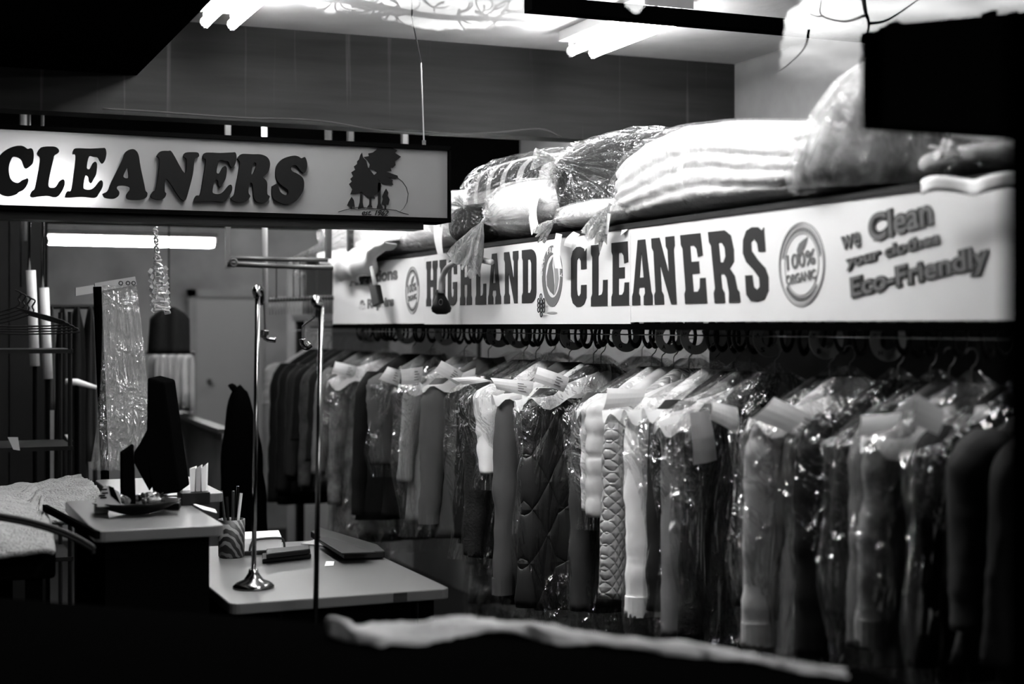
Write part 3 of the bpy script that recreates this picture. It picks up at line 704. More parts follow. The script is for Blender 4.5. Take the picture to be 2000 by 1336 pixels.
# ================================================================== CONVEYOR
XC = 2.12
cv = thing('garment_conveyor', 'black overhead garment conveyor under the white sign with hanging rings and wires', 'conveyor', (XC, 5.2, 1.6))
MB().box(XC - .03, XC + .03, 2.0, 8.2, 1.625, 1.66).build('rail', M['darksteel'], cv)
MB().tube([(XC - .055, 2.0, 1.573), (XC - .055, 8.1, 1.573)], .0022, 6).build('guide_wire', M['chrome'], cv)
MB().tube([(XC + .05, 2.0, 1.592), (XC + .05, 8.1, 1.592)], .004, 6).build('guide_wire', M['black'], cv)
rng = random.Random(3)
ring0 = MB().torus((0, 0, 0), .027, .0065, 'y', 20, 6, sx=.72, sz=1.35)
ry = 2.15; k = 0; first = None
discs_px = [715, 787, 862, 965, 1004, 1110, 1212, 1297, 1347, 1490, 1600, 1720]
disc_y = [at_x(p, 660, XC - .03).y for p in discs_px]
while ry < 7.0 and k < 96:
    if min(abs(ry - q) for q in disc_y) > .03:
        if first is None:
            first = ring0.build('hook_ring', M['ring'], cv, smooth=True, local=True); o = first
        else:
            o = first.copy(); COL.objects.link(o); o.parent = cv
        o.location = Vector((XC + rng.uniform(-.012, .012), ry, 1.572 + rng.uniform(-.004, .004))) - Vector((XC, 5.2, 1.6))
        o.rotation_euler = (rng.uniform(-.1, .1), rng.uniform(-.1, .1), rng.uniform(-.25, .25))
        k += 1
    ry += rng.choice((.044, .052, .06, .085))
for i, (px, yy) in enumerate(zip(discs_px, disc_y)):
    c = Vector((XC - .01, yy, 1.568))
    mb = MB(); shape_mesh(mb, [arc(0, 0, .050, .050, 60, 400, 36) + arc(0, 0, .024, .024, 400, 60, 24)], lambda u, v, w: (c.x + u, c.y + w, c.z + v), .003)
    d = mb.build('divider_disc', M['disc'], cv)
    lt = MB()
    for a_, ch in zip((105, 170, 235), ('GOG', 'HHA', 'WVW', 'AAS', 'BTB', 'HTH')[i % 6]):
        a = math.radians(a_); text_mesh(lt, ch, .037 * cos(a) - .006, .037 * sin(a) - .006, .011, .012, lambda u, v, w: (c.x + u, c.y - .002 - w, c.z + v), .0004, bold=.02)
    lt.build('disc_letter', M['black'], d)

for y_ in (2.06, 8.15): MB().box(XC - .02, XC + .02, y_ - .02, y_ + .02, 0, 1.63).build('post', M['ring'], cv)
# ================================================================== GARMENTS
def ring_pts(cx, cy, z, rx, ry_, n, p=2.6, fold=0.0, k=9, ph=0.0, seed=0.0):
    out = []
    for i in range(n):
        a = 2 * pi * i / n; c, s = cos(a), sin(a)
        q = (abs(c) ** p + abs(s) ** p) ** (-1 / p)
        f = 1 + fold * (sin(k * a + ph) + .6 * sin((k * 1.7 + 1) * a - ph * 1.7 + seed))
        w = 1 + fold * .5 * sin(3 * a + ph)
        out.append(Vector((cx + rx * q * c * w, cy + ry_ * q * s * f, z)))
    return out
def body(mb, zsh, zhem, hw, th, seed, fold=.18, n=44, flare=1.15, offy=0.0, top=-.055):
    rings = []
    prof = [(top, .045, .022), (top - .012, .065, .03), (-.10, .12, .034), (zsh, hw * .86, .038), (zsh - .03, hw * .95, .045)]
    for z, a, b in prof: rings.append(ring_pts(0, offy, z, a, b, n, 2.3, .02, 9, 0, seed))
    m = 14
    for i in range(1, m + 1):
        t = i / m; z = zsh - .03 + (zhem - zsh + .03) * t
        w = hw * (.93 + (flare - .93) * t ** 1.2); h = th * (.8 + .4 * t)
        rings.append(ring_pts(.006 * sin(5 * t + seed), offy + .01 * sin(3 * t + seed * 2), z, w, h, n, 2.6, fold * (.25 + .75 * t), 8 + int(seed) % 4, seed + t * .7, seed))
    return mb.loft(rings)
def sleeve(mb, side, zsh, zend, hw, seed, rx=.06, ry_=.042, lean=.05, n=20, puff=0, wr=.12):
    m = 26 if not puff else 40; rings = []
    L = zsh - zend
    for i in range(m + 1):
        t = i / m
        cx = side * (hw * .80 + (.035 + lean * t) * min(1, t * 6 + .15)); cz = zsh + .02 - (L + .02) * t
        r = 1.0 - .30 * t
        if t < .06: r *= .55 + .45 * (t / .06)
        f = 1 + wr * fbm((seed, t * 7, 0)) * (1.0)
        if puff: f = .86 + .20 * abs(sin(pi * puff * t)) ** .35
        ring = []
        for j in range(n):
            a = 2 * pi * j / n
            w = 1 + wr * noise.noise(Vector((cos(a) * 1.5 + seed, sin(a) * 1.5, t * L * 14)))
            ring.append(Vector((cx + rx * r * f * w * cos(a) - side * .01 * t, -.012 * sin(t * 2.5 + seed) - .02 * t + ry_ * r * f * w * sin(a), cz)))
        rings.append(ring)
    return mb.loft(rings)
def hanger_mb(hw):
    h = MB(); hk = [(0, 0, -.055), (0, 0, -.02)] + [(0.018 * sin(a) * 1.0, 0, .004 + .018 - .018 * cos(a) - .018) for a in ()]
    hook = [(0, 0, -.06), (0, 0, -.025), (.012, 0, -.012), (.017, 0, .004), (.008, 0, .018), (-.008, 0, .018), (-.015, 0, .008)]
    h.tube(cr(hook, 4), .0018, 5)
    h.tube(cr([(0, 0, -.06), (-.08, 0, -.09), (-hw * .9, 0, -.148), (-hw * .93, 0, -.16), (-hw * .8, 0, -.163), (hw * .8, 0, -.163), (hw * .93, 0, -.16), (hw * .9, 0, -.148), (.08, 0, -.085), (0, 0, -.06)], 3), .0018, 5)
    return h
GM = {}
def gmat(kind, v):
    key = (kind, v)
    if key not in GM:
        nm = kind + '_fabric'
        if kind == 'quilt': GM[key] = quilt_mat(nm, v, 30, .45, .9, .4, dist=.014)
        elif kind == 'satin': GM[key] = quilt_mat(nm, v, 150, .25, 1.0, .8, dist=.005)
        elif kind == 'dots': GM[key] = dots_mat(nm, v, .05, 55, .28)
        elif kind == 'print': GM[key] = dots_mat(nm, v, .35, 38, .22)
        elif kind == 'sequin': GM[key] = mat(nm, v, .2, .6, noise_amt=.9, noise_scale=90, bump=.6, bump_scale=160)
        elif kind == 'mottled': GM[key] = mat(nm, v, .8, .2, noise_amt=.6, noise_scale=16, bump=.3)
        elif kind == 'knit': GM[key] = mat(nm, v, .9, .1, noise_amt=.25, noise_scale=90, bump=.5, bump_scale=120)
        elif kind == 'glossy': GM[key] = mat(nm, v, .35, .5, bump=.25, bump_scale=18)
        else: GM[key] = mat(nm, v, .8, .2, noise_amt=.08, noise_scale=8, bump=.25, bump_scale=22)
    return GM[key]
tick_n = [0]
def ticket(parent, origin, px4, Y, m='paper', lines=True):
    """paper ticket hanging in a plane across the row, corners given clockwise from upper left"""
    A, B, C_, D = [at_y(x, y, Y) for x, y in px4]
    def fn(u, v):
        p = (A * (1 - u) + B * u) * (1 - v) + (D * (1 - u) + C_ * u) * v
        return p + Vector((0, -.010 * sin(pi * u) - .006 * sin(pi * v), 0))
    o = MB().grid(fn, 8, 4).build('ticket', M[m], parent)
    if lines:
        ln = MB()
        for k in range(4):
            v = .22 + .17 * k
            q = [fn(.58, v), fn(.58 + .08 * (2 + k % 2), v), fn(.58 + .08 * (2 + k % 2), v + .05), fn(.58, v + .05)]
            ln.add([p + Vector((-.0, -.0015, 0)) for p in q], [(0, 1, 2, 3)])
        ln.build('ticket_print', M['print'], o)
    return o
def cape_mb(hw, zsh, drop, seed):
    rings = []
    for z, a, b in ((-.066, .022, .016), (-.085, .06, .030), (-.12, .14, .048), (zsh, hw * .97, .056), (zsh - drop * .5, hw + .045, .066), (zsh - drop, hw + .062, .072)):
        r_ = ring_pts(0, -.006, z, a, b, 60, 2.4, .05, 9, seed, seed)
        if z < zsh - drop * .9: r_ = [p + Vector((0, 0, .018 * sin(i * .9 + seed) + .02 * noise.noise(p * 9))) for i, p in enumerate(r_)]
        rings.append(r_)
    return MB().loft(rings, cap=False)
def garment(name, label, cat, L, kind, v, sb, hb, wide=1.0, th=.045, bag=True, tickets=(), collar=False, puff=0, srx=.055, sleeve_kind=None,
            sv=None, lean=.05, group='clothes on the conveyor', XC_=None, cuff=False, flare=1.1, hw=.22, under=None, filmm='film', cape=0):
    xc = XC if XC_ is None else XC_
    XL = xc - hw - .085
    y = at_x(L, 1000, XL).y
    org = Vector((xc, y, 1.532))
    yaw = rng.uniform(-.05, .05)
    t = thing(name, label, cat, tuple(org), group)
    seed = rng.uniform(0, 20)
    zsh = -.150
    zend = z_for(sb, XL, y) - org.z; zhem = z_for(hb, XL + .05, y) - org.z
    m1 = gmat(kind, v); m2 = gmat(sleeve_kind or kind, sv if sv is not None else v)
    MBl = []
    hanger_mb(hw).build('hanger', M['steel'], t, smooth=True, local=True)
    body(MB(), zsh, zhem, hw, th * wide, seed, flare=flare).build('body', m1, t, smooth=True, local=True)
    if sb:
        for sd in (-1, 1):
            s_ = sleeve(MB(), sd, zsh, zend, hw, seed + sd, rx=srx, lean=lean, puff=puff).build('sleeve', m2, t, smooth=True, local=True)
            if cuff:
                zc = zend
                mb = MB(); cx = sd * (hw * .80 + .035 + lean) - sd * .01
                mb.loft([ring_pts(cx, -.012 * sin(2.5 + seed + sd) - .02, zz, srx * .69, .030, 18, 2.2) for zz in (zc + .055, zc + .05, zc + .002, zc)]).build('cuff', m2, s_, local=True)
    if collar:
        cb = MB()
        for sd in (-1, 1):
            cb.add([(0, -.045, -.058), (sd * .055, -.02, -.05), (sd * .075, -.055, -.115), (sd * .03, -.062, -.125)], [(0, 1, 2, 3)])
        cb.build('collar', m1, t, solid=.004, local=True)
    if under:
        kk, vv, hb2 = under
        body(MB(), zhem + .05, z_for(hb2, XL, y) - org.z, hw * .95, th * .8, seed + 3, flare=1.0, top=zhem + .1).build('lower_garment', gmat(kk, vv), t, smooth=True, local=True)
    if cape: cape_mb(hw, zsh, cape, seed).build('shoulder_cape', M['cape'], t, smooth=True, local=True)
    if bag:
        rings = []; n = 56; zb_ = min(zhem, zend) - .05; m = 20
        for i in range(m + 1):
            tt = i / m
            if i == 0: z, a, b = -.028, .012, .010
            elif i == 1: z, a, b = -.05, .04, .03
            elif i == 2: z, a, b = -.095, .13, .06
            elif i == 3: z, a, b = zsh - .005, hw + .03, .072
            else:
                q = (i - 3) / (m - 3); z = zsh - .005 + (zb_ - zsh) * q
                a = hw + .075 + .012 * sin(q * 9 + seed) - .02 * q; b = .066 + .008 * sin(q * 6 + seed)
            rings.append(ring_pts(.012 * sin(tt * 6 + seed), -.008, z, a, b, n, 2.4, .13 if i > 3 else .2, 11, seed + tt * 2.2, seed))
        MB().loft(rings, cap=False).build('plastic_cover', M[filmm], t, smooth=True, local=True)
    for tk in tickets:
        ticket(t, org, tk[0], y - tk[1], *(tk[2:]))
    t.rotation_euler = (0, 0, 0)
    return t

G = [
 ('long_coat', 'pale mottled long coat in plastic behind the rear chrome pole', 'coat', 630, 'mottled', .14, 985, 1060, dict(cape=0.05, tickets=[([(655,706),(698,716),(690,741),(648,728)], .05)], srx=.05)),
 ('dark_coat', 'plain black coat between the mottled coat and the boxy grey shirt', 'coat', 674, 'plain', .006, 1005, 1015, dict(bag=False, srx=.045)),
 ('boxy_shirt', 'mid-grey boxy shirt with a straight hem over a black skirt, ticket on its shoulder', 'shirt', 706, 'plain', .09, 905, 900, dict(collar=True, srx=.075, under=('plain', .006, 1010), tickets=[([(757,716),(782,724),(779,755),(740,741)], .06)], bag=True, lean=.02)),
 ('pale_blouse', 'pale narrow blouse just before the boxy grey shirt', 'blouse', 764, 'plain', .36, 940, 1020, dict(cape=0.03, srx=.045, tickets=[([(782,722),(826,716),(822,748),(784,752)], .06)])),
 ('work_jacket', 'grey work jacket with a short over-sleeve and a rounded cuff', 'jacket', 806, 'plain', .10, 1022, 1050, dict(cape=0.015, collar=True, srx=.058, cuff=True, bag=False, tickets=[([(862,704),(905,728),(892,752),(848,724)], .08)])),
 ('suit_jacket', 'black suit jacket hanging after the grey work jacket', 'jacket', 868, 'plain', .007, 1050, 1060, dict(srx=.045, lean=.04)),
 ('dark_sweater', 'charcoal sweater with a shiny plastic twist at its shoulder', 'sweater', 889, 'knit', .022, 1082, 1090, dict(srx=.05, cuff=True, tickets=[([(880,738),(928,735),(960,744),(905,752)], .10, 'paper', False)])),
 ('white_tee', 'short-sleeved white top over a dark flowered skirt', 'top', 916, 'plain', .80, 925, 905, dict(srx=.075, under=('print', .02, 1150), lean=.02)),
 ('grey_trench', 'mid-grey trench coat with a long sleeve, beside the dotted dress', 'coat', 947, 'plain', .075, 1160, 1170, dict(cape=0.03, srx=.056, cuff=True, bag=False, tickets=[([(958,738),(1042,745),(1036,775),(970,760)], .10)])),
 ('dotted_dress', 'cream dress with a small dotted print', 'dress', 990, 'dots', .45, 1135, 1150, dict(cape=0.04, srx=.04, lean=.03)),
 ('quilted_coat', 'long charcoal coat with large diamond quilting', 'coat', 1003, 'quilt', .022, 1185, 1190, dict(cape=0.02, srx=.075, th=.06, tickets=[([(1050,716),(1112,738),(1100,766),(1040,744)], .12)])),
 ('suit_trousers_set', 'dark grey suit between the charcoal quilted coat and the white blouse', 'suit', 1092, 'plain', .04, 1190, 1195, dict(srx=.05)),
 ('white_blouse', 'short-sleeved white blouse hanging before the puffer jacket', 'blouse', 1110, 'plain', .78, 998, 960, dict(cape=0.04, srx=.06, lean=.02, under=('plain', .05, 1190))),
 ('puffer_jacket', 'light puffer jacket with horizontal baffles on its sleeve', 'jacket', 1131, 'glossy', .50, 1008, 1000, dict(puff=6, srx=.062, bag=False)),
 ('satin_coat', 'silvery diamond-stitched satin coat', 'coat', 1158, 'satin', .38, 1168, 1170, dict(cape=0.04, srx=.064, bag=False, tickets=[([(1186,758),(1262,760),(1250,790),(1178,800)], .12, 'paper', False)])),
 ('white_shirt', 'long-sleeved white dress shirt with a buttoned cuff', 'shirt', 1204, 'plain', .86, 1202, 1205, dict(cape=0.03, srx=.060, cuff=True, collar=True)),
 ('black_blazer', 'black blazer tucked behind the long white shirt', 'blazer', 1240, 'plain', .012, 1190, 1195, dict(cape=0.02, srx=.05)),
 ('grey_dress', 'slim light-grey dress beside the black sequined gown', 'dress', 1266, 'plain', .16, 1242, 1246, dict(cape=0.05, srx=.045, tickets=[([(1346,806),(1384,800),(1400,898),(1354,908)], .22, 'paper_grey', False)])),
 ('sequin_gown', 'wide black sequined gown with a hanging ticket', 'gown', 1310, 'sequin', .010, 1250, 1290, dict(srx=.05, flare=1.2, tickets=[([(1390,784),(1440,796),(1440,850),(1386,818)], .24, 'paper', False)])),
 ('grey_cardigan', 'dark grey cardigan between the sequined gown and the cream coat', 'cardigan', 1408, 'knit', .02, 1180, 1195, dict(srx=.045)),
 ('cream_coat', 'cream trench coat with a wide printed ticket on its shoulder', 'coat', 1443, 'plain', .46, 1262, 1300, dict(cape=0.015, srx=.072, th=.055, cuff=True, tickets=[([(1512,776),(1610,826),(1596,868),(1468,818)], .16)])),
 ('black_overcoat', 'black overcoat hanging after the cream trench coat', 'coat', 1530, 'plain', .006, 1280, 1300, dict(srx=.05)),
 ('charcoal_dress', 'charcoal dress between two black overcoats', 'dress', 1588, 'plain', .012, 1200, 1250, dict(srx=.04)),
 ('khaki_shirt', 'narrow khaki sleeve shirt before the beige coat', 'shirt', 1622, 'plain', .12, 1262, 1300, dict(srx=.042, bag=False)),
 ('beige_coat', 'beige coat with a turned cuff, ticket folded over its shoulder', 'coat', 1662, 'plain', .26, 1262, 1300, dict(cape=0.03, srx=.062, cuff=True, tickets=[([(1682,812),(1760,806),(1745,838),(1672,852)], .14, 'paper', False), ([(1790,770),(1842,806),(1832,850),(1778,830)], .30, 'paper_grey', False)])),
 ('black_gown', 'black gown beyond the beige coat', 'gown', 1745, 'plain', .006, 1300, 1330, dict(srx=.05)),
 ('grey_coat', 'dim grey coat near the right end of the row', 'coat', 1832, 'plain', .03, 1230, 1300, dict(bag=False, srx=.05, tickets=[([(1905,795),(1922,790),(1926,812),(1892,828)], .16, 'paper', False)])),
 ('black_jacket', 'black jacket, last of the row beside the window post', 'jacket', 1900, 'plain', .006, 1300, 1330, dict(bag=False, srx=.05)),
]
for nm, lab, cat, L, kd, v, sb, hb, kw in G: garment(nm, lab, cat, L, kd, v, sb, hb, **kw)
# far, unbagged stretch of the conveyor seen between the chrome poles
far = [
 ('cardigan', 'small pale cardigan at the very end of the far stretch of clothes', 'cardigan', 503, 'plain', .3, 790, 800),
 ('winter_coat', 'black winter coat hanging third from the far end beyond the front chrome pole', 'coat', 512, 'plain', .002, 980, 985),
 ('long_skirt_suit', 'long black skirt suit in the far stretch, beside a charcoal jacket', 'suit', 528, 'plain', .003, 960, 970),
 ('charcoal_jacket', 'charcoal jacket in the far stretch of clothes', 'jacket', 545, 'plain', .012, 930, 940),
 ('black_vest', 'black vest among the far clothes left of the tweed coat', 'vest', 558, 'plain', .002, 860, 900),
 ('tweed_coat', 'speckled tweed coat in the far stretch of clothes', 'coat', 572, 'mottled', .035, 950, 960),
 ('dark_dress', 'dark dress between the tweed coat and the pale raincoat', 'dress', 586, 'plain', .005, 900, 930),
 ('pale_raincoat', 'pale narrow raincoat in the far stretch just behind the rear chrome pole', 'coat', 598, 'plain', .13, 925, 940),
]
for nm, lab, cat, L, kd, v, sb, hb in far:
    garment(nm, lab, cat, L, kd, v, sb, hb, bag=False, srx=.05, group='unbagged clothes at the far end')
# clothes on the return side of the conveyor, seen over the shoulders of the front row
ret = [(3.0, .006, 'black bagged dress'), (3.35, .02, 'dark bagged skirt'), (3.75, .008, 'black bagged coat'), (4.15, .03, 'charcoal bagged shirt'), (4.55, .10, 'grey bagged shirt'), (4.95, .35, 'pale bagged shirt'),
       (5.35, .04, 'charcoal bagged jacket'), (5.8, .5, 'white bagged shirt'), (6.2, .05, 'dark grey bagged jacket'), (6.6, .55, 'white bagged blouse')]
plc = ['behind the beige coat', 'behind the charcoal dress', 'behind the black overcoat', 'behind the cream trench coat', 'behind the sequined gown', 'behind the white dress shirt', 'behind the puffer jacket',
       'behind the charcoal sweater', 'behind the grey work jacket', 'behind the boxy grey shirt']
for (yy, v, nm_), pl in zip(ret, plc):
    x_ = 2.80; L = 1000 + F * ((x_ - .305) * CT - yy * ST) / ((x_ - .305) * ST + yy * CT)
    garment(nm_.split()[-1] + '_on_return_rail', f'{nm_} on the return rail {pl}', nm_.split()[-1], L, 'plain', v, 1100, 1180, XC_=x_, hw=.22, group='clothes on the return rail', cape=.05 if yy > 4.5 else 0)
MB_ = MB().box(2.77, 2.83, 2.2, 7.2, 1.625, 1.66).box(2.50, 2.515, 2.2, 4.3, 1.44, 1.70)  # second box is a dark band added to darken the gaps behind the rings
for y_ in (2.25, 7.15): MB_.box(2.79, 2.81, y_ - .01, y_ + .01, 0, 1.63).box(2.50, 2.80, y_ - .01, y_ + .01, 1.63, 1.65)
tag(MB_.build('return_rail', M['darksteel']), 'dark steel return rail and added dark band behind the front row of clothes', 'rail')
# ================================================================== BAGGED BEDDING ON THE SHELF
def blob(mb, c, r, p=3.0, nu=40, nv=64, disp=None, y_lean=0.0):
    """rounded-box bundle, axis of the grid along y"""
    c = Vector(c)
    def fn(u, v):
        th = pi * u; ph = 2 * pi * v
        d = Vector((sin(th) * cos(ph), -cos(th), sin(th) * sin(ph)))
        q = (abs(d.x) ** p + abs(d.y) ** p + abs(d.z) ** p) ** (-1 / p)
        s = d * q
        if disp: s = disp(s, d)
        return rest(c + Vector((s.x * r[0], s.y * r[1], s.z * r[2])))
    return mb.grid(fn, nu, nv)
def rest(p):
    if p.x > 1.952: p.z = max(p.z, 1.8995)
    return p
def pleat(kdir, N, amp, seed=0, spread=.7, pinch=.0):
    kdir = Vector(kdir).normalized(); a = kdir.orthogonal().normalized(); b = kdir.cross(a)
    def f(s, d):
        al = math.acos(max(-1, min(1, d.dot(kdir)))); be = math.atan2(d.dot(b), d.dot(a))
        w = exp(-al / spread)
        k = 1 - amp * w * (.5 + .5 * sin(N * be + 3 * noise.noise(Vector((be * 2, al * 3, seed))))) + pinch * exp(-(al / .16) ** 2)
        return s * (k + .03 * noise.noise(d * 4 + Vector((seed, 0, 0))))
    return f
def tail(mb, p, d, L, r0, r1, seed=0, n=84):
    p = Vector(p); d = Vector(d).normalized(); a = d.orthogonal().normalized(); b = d.cross(a); rings = []
    for i in range(13):
        t = i / 12; r = r0 * (1 - .5 * sin(pi * min(1, t * 3))) + (r1 - r0) * max(0, t - .1) ** .75
        ring = []
        for j in range(n):
            an = 2 * pi * j / n; ln = 1 + .45 * t * noise.noise(Vector((cos(an) * 2.2, sin(an) * 2.2, seed)))
            rr_ = r * (1 + (.08 + .42 * t) * sin(9 * an + seed + 2 * noise.noise(Vector((an, t * 2, seed)))) + .25 * t * noise.noise(Vector((cos(an) * 5, sin(an) * 5, t * 3 + seed))))
            ring.append(p + d * L * t * ln + (a * cos(an) * .8 + b * sin(an) * .8) * rr_ + Vector((0, 0, -.25 * L * t * t)))
        rings.append(ring)
    return mb.loft(rings, cap=False)
def bundle(name, label, cat, c, r, fabric, kdir, p=2.6, tdir=None, tl=.09, disp=None, fm='film_thick', N=17, amp=.16, seed=0, tickets=(), film_scale=1.05, group='bagged bedding on the shelf'):
    c = Vector(c)
    t = thing(name, label, cat, (c.x, c.y, c.z - r[2]), group)
    blob(MB(), c, [q * .95 for q in r], p, disp=disp).build('folded_cloth', fabric, t, smooth=True)
    kv = Vector(kdir).normalized(); ka = kv.orthogonal().normalized(); kb_ = kv.cross(ka)
    def fn(u, v):
        al = pi * u ** 1.35; be = 2 * pi * v; d = kv * cos(al) + (ka * cos(be) + kb_ * sin(be)) * sin(al)
        q_ = (abs(d.x) ** p + abs(d.y) ** p + abs(d.z) ** p) ** (-1 / p)
        w = exp(-al / .75)
        ph = 2.2 * noise.noise(Vector((cos(be) * 1.5, sin(be) * 1.5, seed + al * 1.2)))
        k_ = 1 - amp * w * (.5 + .5 * sin(N * be + ph * 3)) * min(1, al * 6) - amp * .4 * w * (.5 + .5 * sin((N * 2 + 3) * be - ph * 4)) * min(1, al * 6)
        k_ += .16 * exp(-(al / .13) ** 2) + .035 * noise.noise(d * 3.5 + Vector((seed, 0, 0))) + .018 * noise.noise(d * 11 + Vector((seed, 3, 0)))
        e = d * q_ * k_
        return rest(c + Vector((e.x * r[0], e.y * r[1], e.z * r[2])) * 1.0 + Vector((e.x * r[0], e.y * r[1], e.z * r[2])) * (film_scale - 1))
    MB().grid(fn, 70, 180).build('plastic_bag', M[fm], t, smooth=True)
    kd = Vector(kdir).normalized(); q = (abs(kd.x) ** p + abs(kd.y) ** p + abs(kd.z) ** p) ** (-1 / p)
    kp = c + Vector((kd.x * q * r[0], kd.y * q * r[1], kd.z * q * r[2])) * film_scale * 1.12
    td = Vector(tdir) if tdir else kd
    tail(MB(), kp - td.normalized() * .01, td, tl, .008, tl * .45, seed).build('knot_tail', M['film_tail'], t, smooth=True)
    for tk in tickets:
        A = [at_x(x, y, tk[1]) for x, y in tk[0]]
        def fn(u, v): return (A[0] * (1 - u) + A[1] * u) * (1 - v) + (A[3] * (1 - u) + A[2] * u) * v + Vector((-.008 * sin(pi * v), 0, 0))
        MB().grid(fn, 3, 8).build('ticket', M['paper'], t)
    return t
def ynear(px, x=2.0): return at_x(px, 500, x).y
def zof(py, px, x=2.0): return at_x(px, py, x).z
SH = 1.902
def bun(name, label, cat, pl, pr, ptop, fabric, kpx, x0=1.95, x1=2.45, zlo=SH, **kw):
    """bundle spanning pixels pl..pr on the shelf front, knot at pixel kpx on the front"""
    ya, yb = at_x(pl, 450, x0 + .03).y, at_x(pr, 450, x0 + .03).y
    zt_ = at_x((pl + pr) / 2, ptop, x0 + .06).z
    c = Vector(((x0 + x1) / 2, (ya + yb) / 2, (zlo + zt_) / 2)); r = ((x1 - x0) / 2, abs(ya - yb) / 2, (zt_ - zlo) / 2)
    k = at_x(kpx[0], kpx[1], x0) - c
    kd = Vector((k.x / r[0], k.y / r[1], k.z / r[2]))
    return bundle(name, label, cat, c, r, fabric, kd, **kw)
bun('bagged_linen', 'long white linen bundle in plastic below the hanging sign, drooping over the sign end', 'linen bundle', 612, 862, 395, M['linen'], (612, 490), x0=1.93, x1=2.4, p=4.5, tdir=(-.5, .9, -.7), tl=.10, seed=1, zlo=1.90, tickets=[([(848,432),(868,432),(866,497),(855,497)], 1.93)])
bl = MB()
def lf(u, v):
    y = at_x(628, 500, 1.9).y + (at_x(760, 500, 1.9).y - at_x(628, 500, 1.9).y) * u
    drop = (.13 * sin(pi * min(1, u * 1.15)) ** .7 + .01 * sin(u * 30)) * v
    return (1.95 - .07 * sin(pi * v * .9) - .02 * sin(u * 25) * v, y, 1.955 - drop - .03 * v)
bl.grid(lf, 40, 12)
bo = bpy.data.objects['bagged_linen']
bl.build('drooping_fold', M['linen'], bo, smooth=True, solid=.006)
bun('bagged_plaid_blanket', 'plaid blanket folded in a shiny clear bag at the end of the hanging sign', 'blanket', 876, 1078, 303, M['plaid'], (902, 402), x0=1.98, x1=2.5, tdir=(-.8, .2, -.4), tl=.07, seed=2, fm='film_bundle', amp=.12, p=3.2)
bun('bagged_dark_bundle', 'small dark bundle with a bright plastic knot between the plaid blanket and the shelf', 'bundle', 872, 935, 400, M['darkblanket'], (903, 400), x0=1.93, x1=2.1, tdir=(-.5, .2, .6), tl=.06, seed=3, fm='film_bundle', N=13, amp=.2)
bun('bagged_pillow', 'plump white pillow in plastic with a long twisted tail over the word HIGHLAND', 'pillow', 925, 1050, 352, M['linen'], (950, 432), x0=1.88, x1=2.2, tdir=(-.35, .55, -.9), tl=.14, seed=4, p=2.2, amp=.2, tickets=[([(914,495),(930,480),(935,492),(920,507)], 1.88), ([(915,528),(935,500),(938,502),(918,545)], 1.87)])
bun('bagged_dark_blanket', 'dark blanket in a glossy bag gathered to a star-shaped knot', 'blanket', 1042, 1262, 262, M['darkblanket'], (1106, 318), x0=1.97, x1=2.5, tdir=(-.9, .5, .35), tl=.07, seed=5, fm='film_bundle', N=21, amp=.16, p=3.4, tickets=[([(1036,372),(1053,385),(1052,440),(1038,460)], 1.93)])
bun('bagged_sheet', 'low white sheet bundle under the dark blanket with two hanging tickets', 'sheet bundle', 1072, 1205, 392, M['linen'], (1086, 432), x0=1.92, x1=2.15, tdir=(-.6, .5, -.5), tl=.06, seed=6, tickets=[([(1086,455),(1098,458),(1098,525),(1084,524)], 1.92), ([(1120,452),(1133,458),(1116,484),(1101,480)], 1.91)])
# the big folded comforter: rounded layers with creases between them
def prof(t, P):
    for (a0, b0), (a1, b1) in zip(P, P[1:]):
        if t <= a1: return b0 + (b1 - b0) * (t - a0) / (a1 - a0)
    return P[-1][1]
TOPP = [(1190, 405), (1196, 372), (1210, 330), (1235, 292), (1270, 262), (1320, 240), (1400, 231), (1600, 234), (1650, 262)]
def comf(scale, crease, film_=False, nu=110, nv=120):
    rings = []
    for i in range(nu + 1):
        t = i / nu; px = 1190 + 460 * (t ** 1.4); y = at_x(px, 400, 2.0).y
        zt_ = z_for(prof(px, TOPP), 2.05, y); e = min(1, t * 7 + .02) ** .5
        hz_ = (zt_ - SH) / 2 * scale; cz_ = (zt_ + SH) / 2 + .004; hx = .33 * (.35 + .65 * e) * scale; cx_ = 1.955 + .33
        ring = []
        for j in range(nv):
            a = 2 * pi * j / nv; c_, s_ = cos(a), sin(a); q = (abs(c_) ** 5 + abs(s_) ** 5) ** (-1 / 5)
            zz = s_ * q; f = 1.0
            if crease:
                wv = zz + .16 * sin(2.4 * t * pi + .8) * (1 - abs(zz)) + .10 * noise.noise(Vector((t * 3, zz, 1))) 
                k_ = abs(sin(pi * 3.0 * (wv + 1) / 1.0 * .92)) ** .40
                f = .93 + .07 * k_ + .012 * noise.noise(Vector((t * 22, zz * 9, a)))
            else:
                w = exp(-t * 6); f = 1 - .10 * w * (.5 + .5 * sin(15 * a + 3 * noise.noise(Vector((c_, s_, t * 4))))) + .02 * noise.noise(Vector((c_ * 3, s_ * 3, t * 9)))
            ring.append(rest(Vector((cx_ + hx * c_ * q * f, y, cz_ + hz_ * zz * (1 if abs(zz) < .7 else (f + 1) / 2)))))
        rings.append(ring)
    return MB().loft(rings)
cf = thing('bagged_comforter', 'big white folded comforter with rounded layers in plastic above CLEANERS', 'comforter', (2.28, 3.4, SH), 'bagged bedding on the shelf')
comf(.96, True).build('folded_cloth', M['comforter'], cf, smooth=True)
comf(1.01, False).build('plastic_bag', M['film'], cf, smooth=True)
kp = at_x(1192, 398, 1.93)
tail(MB(), kp, (-.4, .5, -.9), .09, .008, .04, 7).build('knot_tail', M['film_tail'], cf, smooth=True)
A = [at_x(x, y, 1.92) for x, y in [(1180, 415), (1192, 418), (1186, 458), (1170, 454)]]
